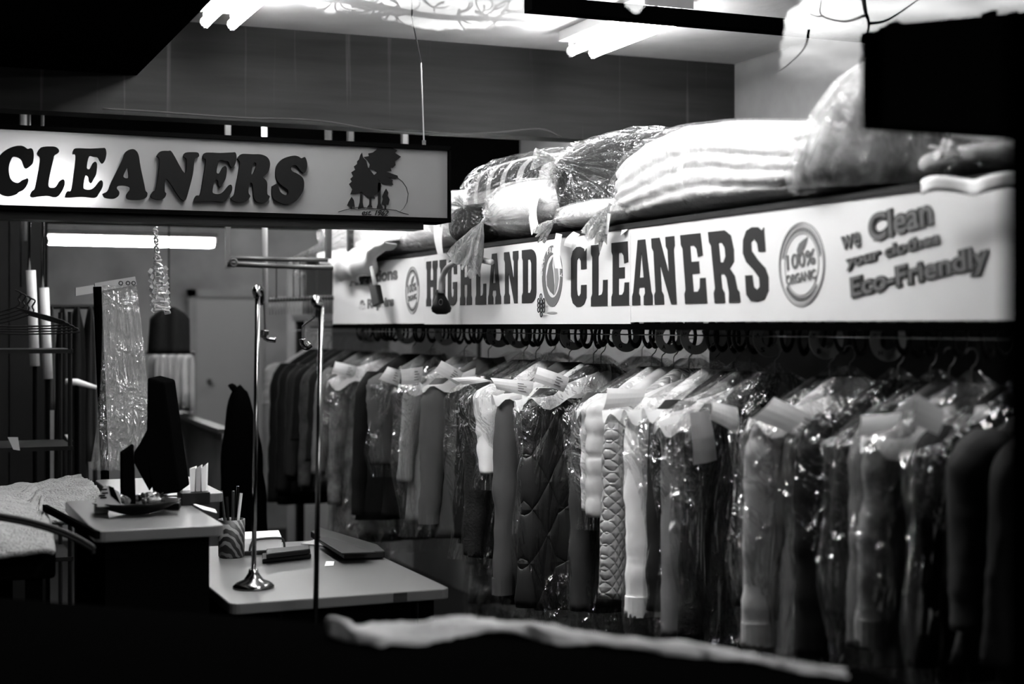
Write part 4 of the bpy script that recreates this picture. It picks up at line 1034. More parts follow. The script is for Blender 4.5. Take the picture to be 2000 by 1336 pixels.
MB().prism(A, Vector((.002, 0, 0))).build('ticket', M['paper'], cf)
# upright pinched bag and the dark one at the right end
cc = at_x(1690, 300, 2.08)
up = thing('bagged_cushion', 'upright grey printed cushion in a bag pinched to a peak beside the comforter', 'cushion', (cc.x, cc.y, SH), 'bagged bedding on the shelf')
def upr(scale, folds):
    rings = []
    prof = [(370, 1588, 1752, .16), (330, 1592, 1760, .18), (280, 1612, 1765, .17), (220, 1632, 1760, .15), (160, 1655, 1748, .11), (125, 1680, 1740, .07), (105, 1700, 1728, .03), (92, 1712, 1722, .012)]
    for py, pa, pb, rx in prof:
        A = at_x(pa, py, 2.05); B = at_x(pb, py, 2.05); m_ = (A + B) / 2; h = abs(A.y - B.y) / 2
        rings.append([Vector((2.06 + rx * scale * cos(2 * pi * k / 60) * (1 + folds * sin(k * 1.7 + py * .01)) + .02, m_.y + h * scale * sin(2 * pi * k / 60) * (1 + folds * .7 * sin(k * 1.3)), m_.z + .01 * fbm((k * .3, py * .02, 1)))) for k in range(60)])
    return MB().loft(rings)
upr(.93, .03).build('cushion_fabric', M['greyblanket'], up, smooth=True)
upr(1.02, .07).build('plastic_bag', M['film_thick'], up, smooth=True)
bun('bagged_dark_quilt', 'dim dark quilt in a bag under the black panel, tied with a white ribbon', 'quilt', 1752, 1960, 278, M['greyblanket'], (1878, 300), x0=2.0, x1=2.4, tdir=(-.9, 0, .5), tl=.05, seed=9, fm='film_bundle', amp=.2)
rb = MB()
def rbf(u, v):
    p = at_x(1800 + 200 * u, 352 - 14 * u, 1.90); return p + Vector((-.01 * sin(u * 12), 0, -.03 * v + .006 * sin(u * 9)))
rb.grid(rbf, 30, 3)
rb.build('ribbon', M['linen'], bpy.data.objects['bagged_dark_quilt'], smooth=True, solid=.002)

# black hanging panel near the window
a, b = at_y(1722, -120, 1.75), at_y(2080, 270, 1.75)
bp_ = thing('black_signboard', 'plain black panel hanging near the window in front of the bedding', 'panel', ((a.x + b.x) / 2, 1.75, b.z))
MB().box(a.x, b.x, 1.75, 1.80, b.z, a.z).build('board', M['black'], bp_, bevel=.004)
for x in (a.x + .02, b.x - .02): MB().tube([(x, 1.775, a.z), (x, 1.775, 2.67)], .0015, 5).build('hanging_wire', M['black'], bp_)

# ================================================================== COUNTERS
FYc = 3.74
def counter(name, label, x0, x1, y0, y1, z, th=.028, bx=None):
    t = thing(name, label, 'counter', ((x0 + x1) / 2, (y0 + y1) / 2, 0))
    MB().rbox(x0, x1, y0, y1, z - th, z, .025, 4).build('countertop', M['laminate'], t, bevel=.003)
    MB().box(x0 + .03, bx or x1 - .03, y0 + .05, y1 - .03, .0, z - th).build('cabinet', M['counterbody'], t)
    return t
c1 = counter('service_counter', 'pale low counter with a chrome pole base and a small white slip on it', .795, 1.385, FYc, 4.75, .90)
for x in (.93, 1.30): MB().tube([(x, FYc + .035, .80), (x, FYc + .035, .873)], .006, 8).build('bracket', M['chrome'], c1)
MB().box(1.225, 1.262, FYc - .002, FYc, .874, .898).build('edge_chip', M['darkwood'], c1)
c2 = counter('writing_counter', 'pale raised counter holding the candy dish and the black monitor', .465, .782, FYc, 4.42, 1.10)
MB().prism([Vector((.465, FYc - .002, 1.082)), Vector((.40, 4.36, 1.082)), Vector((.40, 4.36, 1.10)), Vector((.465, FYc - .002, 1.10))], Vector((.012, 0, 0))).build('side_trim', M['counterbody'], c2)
c3 = counter('end_counter', 'small pale rounded counter end behind the napkin holder', .62, .93, 4.46, 5.0, 1.10, bx=.785)

# chrome poles with curved tops and valet hooks
def pole(label, bx, tx, by, Y, base_z, flange, top_py, curve):
    p0 = at_y(bx, by, Y); p1 = at_y(tx, top_py, Y)
    t = thing('chrome_pole', label, 'pole', (p0.x, Y, base_z))
    MB().tube([Vector((p0.x, Y, base_z)), p1], .0066, 12).build('post', M['chrome'], t, smooth=True)
    hk = [p1] + [at_y(x, y, Y) + Vector((0, .02 * i, 0)) for i, (x, y) in enumerate(curve)]
    MB().tube(cr(hk, 6), .0105, 12).build('curved_top', M['chrome'], t, smooth=True)
    if flange:
        MB().lathe((p0.x, Y, base_z), [(.055, 0), (.055, .006), (.045, .014), (.026, .022), (.014, .04), (.012, .05), (.008, .05)], 28).build('base_flange', M['chrome'], t, smooth=True)
    return t
yp1 = at_z(495, 1148, .90).y
pl1 = pole('slim chrome pole with flared base standing on the low counter', 495, 503, 1148, yp1, .90, True, 580, [(500, 568), (507, 562), (516, 570), (519, 592)])
h0 = at_y(517, 592, yp1 + .05)
MB().tube([h0, at_y(518, 650, yp1 + .05)], .003, 6).build('hook_rod', M['steel'], pl1)
MB().tube(cr([at_y(x, y, yp1 + .05) for x, y in ((517, 645), (517, 656), (523, 662), (538, 664))], 5), [.012] * 6 + [.008] * 10, 8).build('valet_hook', M['chrome'], pl1, smooth=True)
pl2 = pole('slim chrome pole standing in front of the counter', 614, 627, 1210, FYc - .10, .70, False, 600, [(616, 592), (621, 583), (629, 588), (632, 618)])
MB().tube([(WLOC[pl2.name].x, FYc - .10, .01), (WLOC[pl2.name].x, FYc - .10, .71)], .0066, 12).build('post', M['chrome'], pl2, smooth=True)
MB().tube(cr([at_y(x, y, 4.6) for x, y in ((590, 662), (592, 672), (598, 677), (606, 672))], 5), .012, 8).build('valet_hook', M['chrome'], pl2, smooth=True)
MB().tube([at_y(591, 636, 4.6), at_y(591, 664, 4.6)], .003, 6).build('hook_rod', M['steel'], pl2)
MB().tube([at_y(591, 637, 4.6), at_y(632, 606, FYc - .02)], .003, 6).build('hook_rod', M['steel'], pl2)

# things on the low counter
def flat(pts_px, z, h, m, name, label, cat, parent=None, bevel=.002):
    pts = [at_z(x, y, z) for x, y in pts_px]
    o = MB().prism(pts, Vector((0, 0, h))).build(name, m, parent, bevel=bevel)
    if label: tag(o, label, cat)
    return o
flat([(634, 1106), (637, 1097), (653, 1097), (651, 1105)], .901, .0012, M['paper'], 'paper_slip', 'small white paper slip on the low counter', 'paper', bevel=0)
kb = thing('keyboard', 'black keyboard lying at the right edge of the low counter', 'keyboard', tuple(at_z(690, 1080, .90)))
flat([(672, 1093), (752, 1090), (738, 1077), (625, 1042), (607, 1050)], .905, .022, M['blackgloss'], 'keyboard_body', None, None, kb, .004)
flat([(668, 1084), (735, 1082), (640, 1052), (618, 1054)], .928, .006, M['ring'], 'keys', None, None, kb)
st = thing('stapler', 'black stapler lying between the two chrome poles', 'stapler', tuple(at_z(560, 1095, .90)))
flat([(512, 1100), (608, 1090), (606, 1080), (512, 1088)], .903, .012, M['blackgloss'], 'stapler_base', None, None, st, .003)
flat([(520, 1092), (606, 1082), (604, 1074), (520, 1082)], .918, .016, M['blackgloss'], 'stapler_arm', None, None, st, .004)
pf = [(470, 1083), (552, 1078), (560, 1060), (545, 1052), (470, 1048)]
cd = thing('card_tray', 'white card tray with a bent wire frame beside the zebra cup', 'tray', tuple(at_z(515, 1082, .90)))
flat([(470, 1084), (550, 1079), (545, 1066), (470, 1070)], .902, .05, M['paper'], 'cards', None, None, cd, .003)
flat([(468, 1086), (556, 1080), (556, 1077), (468, 1083)], .901, .012, M['blackgloss'], 'tray_lip', None, None, cd)
zz = .95
MB().tube(cr([at_z(*q, .902) + Vector((0, -.004, h)) for q, h in (((486, 1083), .0), ((490, 1083), .03), ((500, 1082), .045), ((545, 1079), .045), ((554, 1078), .03), ((555, 1078), .0))], 5), .0035, 8).build('wire_frame', M['darksteel'], cd, smooth=True)
flat([(556, 1078), (585, 1070), (604, 1074), (580, 1084)], .902, .002, M['paper'], 'note_paper', 'folded white note beside the stapler', 'paper', bevel=0)
flat([(588, 1063), (640, 1048), (700, 1062), (650, 1068)], .902, .003, M['paper_grey'], 'folder', 'grey paper sheet tucked under the keyboard', 'paper', bevel=0)
# zebra pen cup
cp = at_z(452, 1088, .90)
cup = thing('pen_cup', 'zebra-striped pen cup at the corner of the raised counter', 'cup', (cp.x, cp.y, .90))
MB().lathe((cp.x, cp.y, .90), [(.036, 0), (.039, .004), (.041, .115), (.038, .115), (.034, .02), (.0, .02)], 28).build('cup_body', M['zebra'], cup, smooth=True)
for k, (dx, dy, h, m_) in enumerate(((-.02, .01, .20, 'steel'), (.012, -.01, .215, 'chrome'), (.024, .012, .19, 'pale_poly'), (-.006, .02, .18, 'blackgloss'), (.004, .0, .20, 'steel'))):
    pn = MB().tube([(cp.x + dx * .5, cp.y + dy * .5, .925), (cp.x + dx * 1.4, cp.y + dy * 1.4, .90 + h)], .0045, 8)
    tag(pn.build('pen', M[m_]), ('leaning dull steel pen in the zebra cup', 'bright chrome pen in the zebra cup', 'pale pen in the zebra cup, beside the chrome pole', 'black pen in the zebra cup', 'upright steel pen in the middle of the zebra cup')[k], 'pen', 'pens in the zebra cup')

# things on the raised counter
mp = at_z(318, 985, 1.10); mp.x += 0
mo = thing('monitor', 'black monitor seen edge-on from behind on the raised counter', 'monitor', (.66, 4.22, 1.10))
Ym = 4.22
q = [at_y(x, y, Ym) for x, y in ((288, 737), (322, 746), (352, 962), (300, 968), (285, 900))]
MB().prism(q, Vector((.06, .18, 0))).build('screen_housing', M['black'], mo, bevel=.006)
q = [at_y(x, y, Ym) for x, y in ((292, 830), (292, 960), (262, 905), (262, 882), (272, 868))]
MB().prism(q, Vector((.02, .08, 0))).build('stand_arm', M['black'], mo, bevel=.004)
q = [at_y(x, y, 4.05) for x, y in ((238, 885), (262, 868), (266, 985), (239, 985))]
MB().prism(q, Vector((.0, .04, 0))).build('stand_post', M['black'], mo, bevel=.004)
dish = at_z(268, 1004, 1.10)
dz = thing('candy_dish', 'dark ruffled glass dish filled with wrapped candy', 'dish', (dish.x, dish.y, 1.101))
n = 36; rings = []
for r, z in ((.03, 0), (.045, .003), (.07, .012), (.10, .026), (.115, .034), (.111, .034), (.09, .024), (.05, .010)):
    rings.append([Vector((dish.x + r * cos(2 * pi * k / n) * (1 + .05 * sin(8 * 2 * pi * k / n) * (r > .06)), dish.y + .75 * r * sin(2 * pi * k / n) * (1 + .05 * sin(8 * 2 * pi * k / n) * (r > .06)), 1.101 + z)) for k in range(n)])
MB().loft(rings).build('dish', M['blackgloss'], dz, smooth=True)
rc = random.Random(8)
cands = ['wrapped candy in the ruffled dish']
for k in range(16):
    a = rc.uniform(0, 2 * pi); r = .075 * sqrt(rc.random()); x, y = dish.x + r * cos(a), dish.y + .7 * r * sin(a); z = 1.136 + rc.uniform(0, .012); d = rc.uniform(0, pi)
    ux, uy = cos(d), sin(d)
    cb = MB().tube([(x - ux * .022, y - uy * .022, z), (x - ux * .012, y - uy * .012, z), (x - ux * .008, y - uy * .008, z), (x + ux * .008, y + uy * .008, z), (x + ux * .012, y + uy * .012, z), (x + ux * .022, y + uy * .022, z)], [.009, .003, .008, .008, .003, .009], 8)
    tag(cb.build('wrapped_candy', M['candy'] if k % 3 else M['blackgloss']), 'shiny wrapped candy piled in the ruffled dark dish', 'candy', 'wrapped candies in the dish')
# card display leaning behind the dish
ct = thing('price_card', 'leaning printed card behind the candy dish, dark on one half', 'card', tuple(at_z(208, 985, 1.10)))
Yc = 4.0
q = [at_y(x, y, Yc) for x, y in ((188, 975), (206, 947), (232, 960), (238, 990), (190, 990))]
MB().prism(q, Vector((0, .006, 0))).build('card', M['paper_grey'], ct)
pr_ = MB()
for x, y in ((197, 955), (199, 962), (193, 967), (196, 971)):
    A = at_y(x, y, Yc - .002); pr_.box(A.x, A.x + .016, Yc - .002, Yc, A.z - .004, A.z)
A = [at_y(x, y, Yc - .0015) for x, y in ((212, 949), (222, 952), (236, 985), (216, 968))]
pr_.add(A, [(0, 1, 2, 3)])
pr_.build('print', M['black'], ct)
bx = thing('card_box', 'small grey card box under the left edge of the candy dish', 'box', tuple(at_z(190, 1000, 1.10)))
A = at_z(186, 1003, 1.101)
MB().box(A.x, A.x + .035, A.y, A.y + .03, 1.101, 1.128).build('box_body', M['paper_grey'], bx, bevel=.001)
MB().box(A.x + .003, A.x + .032, A.y + .003, A.y + .027, 1.128, 1.131).build('lid', M['paper'], bx)
# papers and pen
flat([(270, 968), (328, 966), (326, 964), (272, 966)], 1.102, .003, M['paper'], 'paper_stack', 'thin white papers behind the candy dish', 'paper', bevel=0)
flat([(372, 983), (420, 996), (424, 1003), (396, 996)], 1.102, .002, M['paper'], 'receipt', 'curling white receipt on the edge beside the zebra cup', 'paper', bevel=0)
flat([(300, 994), (350, 996), (354, 990), (320, 980)], 1.102, .018, M['blackgloss'], 'wallet', 'black flat wallet beside the candy dish', 'wallet', bevel=.003)
# napkin holder
nh = at_z(387, 985, 1.10)
nt = thing('napkin_holder', 'black napkin holder with white and grey envelopes standing in it', 'holder', (nh.x, nh.y, 1.10))
MB().box(nh.x - .05, nh.x + .03, nh.y - .02, nh.y + .05, 1.10, 1.135).build('holder', M['blackgloss'], nt, bevel=.002)
for k in range(3):
    x = nh.x - .022 + k * .016
    pp = MB().prism([Vector((x, nh.y + .0, 1.136)), Vector((x + .012, nh.y, 1.136)), Vector((x + .014, nh.y, 1.205 + .004 * k)), Vector((x - .002, nh.y, 1.20))], Vector((.01, .03, 0)))
    tag(pp.build('envelope', M['paper'] if k != 1 else M['paper_grey']), ('white envelope at the dark side of the black holder', 'grey envelope between two white ones in the black holder', 'white envelope at the outer side of the black holder')[k], 'envelope', 'envelopes in the holder')

# fluffy towel on a cart at the left
tw = thing('cart', 'low dark cart under the fluffy blanket at the left edge', 'cart', (.12, 4.5, 0))
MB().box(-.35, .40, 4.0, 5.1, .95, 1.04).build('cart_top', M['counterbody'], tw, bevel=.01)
for x in (-.3, .35):
    for y in (4.05, 5.05): MB().box(x - .02, x + .02, y - .02, y + .02, 0, .95).build('leg', M['counterbody'], tw)
fl = MB()
def flf(u, v):
    x = -.30 + .90 * u; yf = 3.84 + .62 * min(1, max(0, (x - .38) / .05)); y = yf + v * (5.25 - yf)
    e = max(0, .14 - v) / .14; e2 = max(0, v - .93) / .07
    z = 1.065 + .06 * sin(pi * min(1, max(0, v))) + .055 * sin(2.3 * u * 2 + .7) * sin(pi * v) - .03 * e ** 1.5 - .06 * e2 ** 2 + .018 * fbm((u * 5, v * 7, 0)) + .0025 * fbm((u * 50, v * 70, 3))
    z += .05 * max(0, (u - .6)) * (v > .2) * min(1, (v - .2) * 3) if v > .2 else 0
    return (x, y, z)
fl.grid(flf, 90, 140)
tag(fl.build('fluffy_blanket', M['terry'], smooth=True, solid=.012), 'fluffy white blanket spread over the cart at the left edge', 'blanket')
se = MB()
for o_, r_ in ((0, .006), (.035, .005)):
    se.tube(cr([at_y(x, y + o_ * 200, 3.70) for x, y in ((-20, 1003), (60, 1018), (130, 1040), (178, 1066), (182, 1075))], 6), r_, 8)
tag(se.build('dark_strap', M['ring'], smooth=True), 'dark double strap lying along the front edge of the fluffy blanket', 'strap')

# ================================================================== BACK LEFT: poly rolls, stands and shop clutter
YB = 6.2
def vt(name, label, cat, px, p0, p1, r, m, Y=YB, px2=None, parent=None):
    a = at_y(px, p0, Y); b = at_y(px2 or px, p1, Y)
    if p0 <= 440: a.z = 2.67
    if p1 >= 1000: b.z = 0
    o = MB().tube([b, a], r, 16).build(name, m, parent, smooth=True)
    if label: tag(o, label, cat)
    return o
for k, (px, pa, pb, lab) in enumerate(((60, 528, 715, 'shorter white paper roll on a chrome rod'), (86, 562, 740, 'longer white paper roll beside the plastic bag stand'))):
    rr_ = thing('poly_roll', lab, 'roll', tuple(at_y(px, 900, YB + .1 * k)))
    vt('paper_tube', None, None, px, pa, pb, .019, M['pale_poly'], YB + .1 * k, px + 8, rr_)
    vt('rod', None, None, px - 3, 425, pa + 5, .006, M['chrome'], YB + .1 * k, None, rr_)
    vt('rod_foot', None, None, px + 8, pb - 4, 1000, .008, M['black'], YB + .1 * k, None, rr_)
vt('chrome_rod', 'thin upright chrome rod at the far left behind the rolls', 'rod', 41, 425, 560, .005, M['steel'], 6.6)
vt('dark_pipe', 'wide dark upright pipe at the far left under the sign', 'pipe', 46, 425, 470, .014, M['pipe'], 6.8)
A, B = at_y(-60, 500, 7.3), at_y(93, 500, 7.3)
sl = thing('dark_block', 'tall black block added to darken the far left behind the white paper rolls', 'block', ((A.x + B.x) / 2, 7.5, 0))  # black block added to darken the left part of the back wall
MB().box(A.x, B.x, 7.3, 7.8, 0, 2.2).build('block_body', M['black'], sl)
MB().box(A.x + .01, (A.x + B.x) / 2 - .003, 7.285, 7.3, .05, 2.17).build('door', M['ring'], sl)  # dark front leaves of the added block
MB().box((A.x + B.x) / 2 + .003, B.x - .01, 7.285, 7.3, .05, 2.17).build('door', M['ring'], sl)
# bagging stand
bs = thing('bagging_stand', 'black bagging stand with a pale board and a long clear plastic bag', 'stand', tuple(at_y(200, 1000, 5.2)))
Ys = 5.2
MB().tube([at_y(190, 560, Ys), at_y(205, 930, Ys), Vector((at_y(205, 930, Ys).x, Ys, 0))], .014, 8).build('post', M['black'], bs)
MB().prism([at_y(x, y, Ys) for x, y in ((185, 553), (264, 540), (267, 556), (186, 570))], Vector((0, .02, 0))).build('board', M['paper_grey'], bs)
MB().prism([at_y(x, y, Ys + .15) for x, y in ((148, 562), (186, 556), (186, 572), (148, 578))], Vector((0, .02, 0))).build('board', M['paper_grey'], bs)
for px in (236, 250, 261): MB().torus(at_y(px, 553, Ys - .01), .006, .002, 'y', 12, 5).build('clip', M['darksteel'], bs)
rings = []
for py, pa, pb in ((558, 200, 266), (600, 197, 272), (680, 195, 282), (760, 192, 288), (840, 188, 290), (890, 180, 286), (915, 176, 282)):
    A, B = at_y(pa, py, Ys), at_y(pb, py, Ys); m_ = (A + B) / 2; h = (B.x - A.x) / 2
    rings.append([Vector((m_.x + h * cos(2 * pi * k / 48), Ys + (.02 + .05 * (py - 558) / 357) * sin(2 * pi * k / 48) * (1 + .35 * sin(k * 1.9 + py * .008)), m_.z)) for k in range(48)])
MB().loft(rings, cap=False).build('plastic_bag', M['film_thick'], bs, smooth=True)
# curly plastic garland
gl = MB(); pts = []
for k in range(150):
    t = k / 149; c = at_y(303 + 12 * t, 445 + 165 * t, 5.0); r = .006 + .030 * max(0, t - .3) ** .8
    pts.append(c + Vector((r * cos(k * .85), r * .8 * sin(k * .85), .004 * sin(k * 1.3))))
gl.tube(pts, [.004] * 50 + [.0048] * 100, 5)
for k in range(60):
    t = .45 + .5 * k / 60; c = at_y(303 + 12 * t, 445 + 165 * t, 5.0); a = k * 2.4; d = Vector((cos(a), sin(a) * .8, -.3)) * .035
    gl.add([c + d * .4, c + d * .75 + Vector((0, 0, .01)), c + d, c + d * .7 - Vector((0, 0, .012))], [(0, 1, 2, 3)])
tag(gl.build('spiral_garland', mat('foil_garland', .7, .2, .6, metal=.4), smooth=False), 'shiny curled foil garland hanging under the hanging sign', 'garland')
# ceiling pipe frame
pf_ = thing('pipe_frame', 'grey pipe rail frame hanging under the sign beside the chrome pole', 'rail', tuple(at_y(446, 520, 6.0)))
Yp = 6.0
MB().box(at_y(441, 500, Yp).x, at_y(451, 500, Yp).x, Yp, Yp + .02, at_y(446, 525, Yp).z, 2.67).build('drop_post', M['pipe'], pf_)
MB().tube([at_y(444, 505, Yp + .4), at_y(640, 508, Yp + .4)], .010, 8).build('rail', M['darksteel'], pf_, smooth=True)
MB().tube([at_y(444, 516, Yp), at_y(650, 524, Yp)], .010, 8).build('rail', M['darksteel'], pf_, smooth=True)
MB().torus(at_y(456, 513, Yp - .01), .014, .005, 'y', 14, 6).build('clamp', M['darksteel'], pf_, smooth=True)
vt('white_pipe', 'pale upright pipe behind the curved top of the chrome pole', 'pipe', 516, 440, 600, .012, M['pale_poly'], 6.6, 518)
# comb of hanger hooks on a bar
hb_ = thing('hook_bar', 'bar packed with small wire hooks between the two chrome poles', 'hook bar', tuple(at_y(580, 585, 6.9)))
A, B = at_y(524, 586, 6.9), at_y(652, 582, 6.9)
MB().tube([A, B], .008, 8).build('bar', M['darksteel'], hb_)
for k in range(22):
    p = A.lerp(B, (k + .5) / 22); MB().torus(p, .014, .0022, 'x', 12, 5).tube([p - Vector((0, 0, .014)), p - Vector((0, 0, .07))], .0018, 4).build('hook', M['steel'], hb_, smooth=True)
for k, px in enumerate((540, 573, 586, 618)):
    MB().tube([at_y(px, 505, 6.6), at_y(px, 582, 6.85)], .0025, 5).build('drop_wire', M['steel'], hb_)
# bright cabinet panel behind
A, B = at_y(592, 510, 9.0), at_y(640, 640, 9.0)
cbn = thing('cabinet', 'bright white tall cabinet far behind the hook bar', 'cabinet', ((A.x + B.x) / 2, 9.1, 0))
MB().box(A.x, B.x + .4, 9.0, 9.4, 0, A.z).build('cabinet_body', M['wall'], cbn)
MB().box(A.x + .01, (A.x + B.x) / 2 + .1, 8.985, 9.0, .1, A.z - .02).build('door', M['fixture'], cbn)
# far door and low partition
dA, dB = at_y(383, 580, 11.55), at_y(452, 580, 11.55)
dr = struct('door_1', MB().box(dA.x, dB.x + .25, 11.56, 11.6, 0, dA.z), mat('door_paint', .20, .6, .3))
dh = MB().tube([at_y(405, 745, 11.5), at_y(412, 745, 11.5)], .02, 10).build('door_handle', M['chrome'], dr)
struct('trim_4', MB().box(dA.x - .06, dA.x, 11.53, 11.6, 0, dA.z + .06).box(dA.x - .06, dB.x + .3, 11.53, 11.6, dA.z, dA.z + .06), M['wall'])
lw = thing('low_partition', 'low grey partition in the back room beside the monitor', 'partition', tuple(at_y(400, 900, 7.2)))
A, B = at_z(338, 800, 1.1), at_z(455, 842, 1.1)
MB().prism([Vector((A.x, A.y, 0)), Vector((B.x, B.y, 0)), Vector((B.x, B.y, 1.09)), Vector((A.x, A.y, 1.09))], Vector((-.05, 0, 0))).build('panel', M['wall_dim'], lw)
MB().prism([Vector((A.x, A.y, 1.09)), Vector((B.x, B.y, 1.09)), Vector((B.x, B.y, 1.11)), Vector((A.x, A.y, 1.11))], Vector((-.07, 0, 0))).build('cap_rail', M['darksteel'], lw)
# hanging white shirts in the back room
wrail = MB().tube([at_y(285, 688, 8.4), at_y(380, 690, 8.4)], .012, 8)
tag(wrail.build('back_rail', M['darksteel']), 'short dark rail holding white shirts in the back room', 'rail')
for k, (px, w_, v_) in enumerate(((302, 20, .45), (318, 20, .5), (334, 20, .45), (350, 18, .6), (364, 14, .5))):
    c = at_y(px, 692, 8.4); s_ = MB()
    rings = []
    for py, ww in ((692, .25), (700, .8), (712, 1.0), (760, 1.05), (800 - 6 * (k % 2), 1.1)):
        cc_ = at_y(px, py, 8.4); h = w_ / F * 8.3 / 2 * ww * 1.2
        rings.append(ring_pts(cc_.x, cc_.y - .05, cc_.z, h, .12, 24, 2.5, .12, 5, k + py * .01, k))
    tag(s_.loft(rings).build('back_shirt', gmat('plain', v_), smooth=True), ('pale shirt first on the back rail beside the monitor top', 'white shirt second on the back rail', 'pale shirt in the middle of the back rail', 'brightest white shirt on the back rail', 'narrow pale shirt last on the back rail')[k], 'shirt', 'white shirts on the back rail')
# dark clothes racks far left and middle
def dark_hang(px, pt, pb, wpx, Y, v, name, label, cat, th=.05):
    rings = []
    for t in range(9):
        q = t / 8; py = pt + (pb - pt) * q; c = at_y(px, py, Y); h = wpx / F * Y / 2 * (.2 if t == 0 else .75 if t == 1 else 1 + .1 * q)
        rings.append(ring_pts(c.x, c.y, c.z, h, th, 26, 2.5, .15, 6, px + q, px * .1))
    tag(MB().loft(rings).build(name, gmat('plain', v), smooth=True), label, cat)
dark_hang(150, 600, 980, 40, 6.6, .002, 'dark_robe', 'long black robe hanging behind the plastic bag stand', 'robe')
dark_hang(176, 600, 900, 26, 6.6, .012, 'dark_jacket', 'charcoal jacket hanging close to the bagging stand post', 'jacket')
dark_hang(122, 600, 980, 28, 6.6, .004, 'dark_shirt', 'black shirt hanging beside the longer paper roll', 'shirt')
dark_hang(101, 600, 800, 12, 6.6, .04, 'striped_scarf', 'narrow grey scarf hanging beside the longer paper roll', 'scarf')
grl = MB().tube([at_y(92, 599, 6.6), at_y(186, 599, 6.6)], .010, 8)
for q_ in (at_y(92, 599, 6.6), at_y(186, 599, 6.6)): grl.tube([Vector((q_.x, 6.6, 0)), q_], .010, 8)
tag(grl.build('garment_rack', M['ring']), 'black garment rack holding dark clothes behind the bagging stand', 'rack')
q_ = at_y(330, 600, 7.6)
dark_hang(330, 600, 690, 70, 7.6, .004, 'black_sweater', 'black sweater hanging behind the foil garland', 'sweater', .1)
WLOC['black_sweater'] = bpy.data.objects['black_sweater'].location.copy()
MB().tube([q_ - Vector((0, 0, .02)), Vector((q_.x, 7.6, 2.10))], .004, 5).build('hanging_loop', M['ring'], bpy.data.objects['black_sweater'])
# dark pile silhouette in front of the partition
sil = MB()
def silf(u, v):
    a = 2 * pi * v; t = u; c = at_y(480 - 12 * t, 930 - 175 * t, 6.2); c.z = 1.35 * t ** .6
    r = .105 * (1 - t ** 2.2) ** .5 + .002; return c + Vector((r * cos(a) * (1 + .2 * noise.noise(Vector((t * 5, a, 0)))), r * .6 * sin(a), .02 * noise.noise(Vector((t * 6, a * 2, 1)))))
sil.grid(silf, 24, 28)
sil.tube(cr([at_y(x, y, 6.2) for x, y in ((472, 800), (465, 775), (455, 756), (449, 758))], 4), .014, 8)
tag(sil.build('laundry_sack', M['black'], smooth=True), 'black laundry sack with a twisted top beside the chrome pole', 'sack')
# left edge shelf with clutter
ls = thing('side_rack', 'dark wire rack with hangers at the far left', 'rack', (.45, 6.0, 0))
for z in (.75, 1.15, 1.50): MB().box(.20, .62, 5.6, 5.95, z, z + .015).build('wire_shelf', M['ring'], ls)
for x in (.21, .61):
    for y in (5.61, 5.94): MB().tube([(x, y, 0), (x, y, 1.65)], .008, 6).build('post', M['ring'], ls)
for k in range(4):
    p = at_y(30 + 9 * k, 600 + 5 * k, 5.5)
    hg = MB().tube(cr([p + Vector(q) for q in ((0, 0, .06), (.02, 0, .05), (.01, 0, .03), (0, 0, .0), (-.17, .02, -.06), (.17, -.02, -.06), (0, 0, 0))], 4), .003, 5)
    tag(hg.build('wire_hanger', M['ring']), 'bare wire hanger on the dark rack at the far left', 'hanger', 'bare wire hangers on the dark rack')
for k, (px, py, w_, h_, v_, lab) in enumerate(((26, 867, 22, 26, 'paper_grey', 'grey slip of paper hanging low at the far left'), (133, 855, 13, 12, 'paper', 'small white tag behind the bagging stand base'))):
    Yq = (5.595, 6.53)[k]
    MBx = MB().prism([at_y(x, y, Yq) for x, y in ((px - w_ / 2, py - h_ / 2), (px + w_ / 2 - 2, py - h_ / 2), (px + w_ / 2 + 2, py + h_ / 2), (px, py + h_ / 2 - 2))], Vector((0, .002, 0)))
    tag(MBx.build('paper_tag', M[v_]), lab, 'tag')
bw = at_y(150, 755, 6.4)
ib = MB().loft([ring_pts(bw.x + (k - 4) * .028, bw.y, bw.z - .006 * k, .004 + .02 * sin(pi * k / 8), .05, 14) for k in range(9)])
q_ = at_y(150, 750, 6.4)
tag(MB().tube([at_y(128, 745, 6.4), at_y(150, 747, 6.4), at_y(188, 757, 6.4)], [.012, .016, .008], 10).build('pressing_pad', M['pale_poly'], smooth=True), 'pale pressing pad glimpsed behind the bagging stand', 'pad')
MB().tube([Vector((q_.x, 6.4, 0)), q_], .010, 8).build('post', M['black'], bpy.data.objects['pressing_pad'])
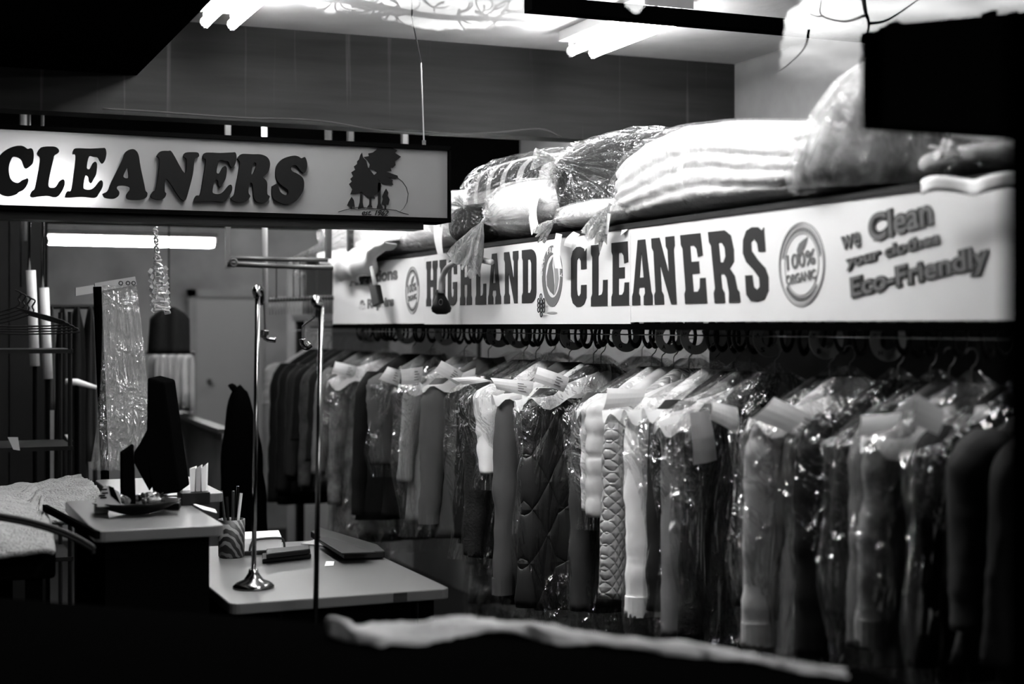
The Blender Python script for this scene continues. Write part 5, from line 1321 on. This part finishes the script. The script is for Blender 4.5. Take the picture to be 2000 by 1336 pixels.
# cable under the header
cbx = MB().tube(cr([at_y(x, y, 5.26) for x, y in ((200, 212), (300, 218), (470, 230), (560, 232), (640, 238), (720, 252), (800, 260), (900, 262), (980, 258), (1055, 252), (1095, 268))], 6), .0035, 6)
tag(cbx.build('sagging_cable', M['pipe_dim'], smooth=True), 'thin cable sagging along the bottom of the dark header', 'cable')
for k, px in enumerate((643, 686, 792)):
    a = at_y(px, 300, 6.5); MBp = MB().box(a.x - .012, a.x + .012, 6.5, 6.53, 1.9, 2.67)
    tag(MBp.build('hanging_post', M['pipe_dim']), ('dim grey post behind the sign above the letter S', 'grey post above the small pine of the sign emblem', 'grey post above the right edge of the sign emblem')[k], 'post')

# ================================================================== FRONT: dark bench along the window with crumpled cloth
bn = thing('window_bench', 'black bench below the window along the bottom of the view', 'bench', (1.0, 1.9, 0))
tp = [at_z(x, y, 1.10) for x, y in ((-100, 1160), (360, 1196), (700, 1222), (1240, 1252), (1700, 1310), (2200, 1380))]
MB().prism([Vector((-1.0, .95, 1.06)), Vector((1.25, .95, 1.06))] + [Vector((p.x, p.y, 1.06)) for p in tp[::-1]][1:], Vector((0, 0, .04))).build('bench_top', M['black'], bn)
MB().box(-.9, 1.0, 1.0, 1.6, 0, 1.06).build('bench_body', M['black'], bn)
cl = MB()
L_ = [(640, 1212), (720, 1212), (820, 1207), (880, 1197), (960, 1196), (1060, 1212), (1160, 1222), (1300, 1238), (1420, 1252), (1500, 1268), (1640, 1288)]
Lp = cr([at_z(x, y + 6, 1.12) for x, y in L_], 8)
def clf(u, v):
    i = u * (len(Lp) - 1); a = int(min(i, len(Lp) - 2)); p = Lp[a].lerp(Lp[a + 1], i - a)
    w = .07 * (1 - .75 * u) * min(1, u * 8 + .2) 
    z = 1.105 + (.016 * (1 - u) + .006) * (sin(pi * v) + .6 * fbm((u * 9, v * 3, 2)))
    return (p.x - w * v * .25 + .01 * fbm((u * 12, v, 5)), p.y - w * v * 1.6, max(1.102, z))
cl.grid(clf, 120, 16)
tag(cl.build('crumpled_cloth', M['front_cloth'], smooth=True, solid=.003), 'crumpled white cloth strip lying along the back of the black bench', 'cloth')
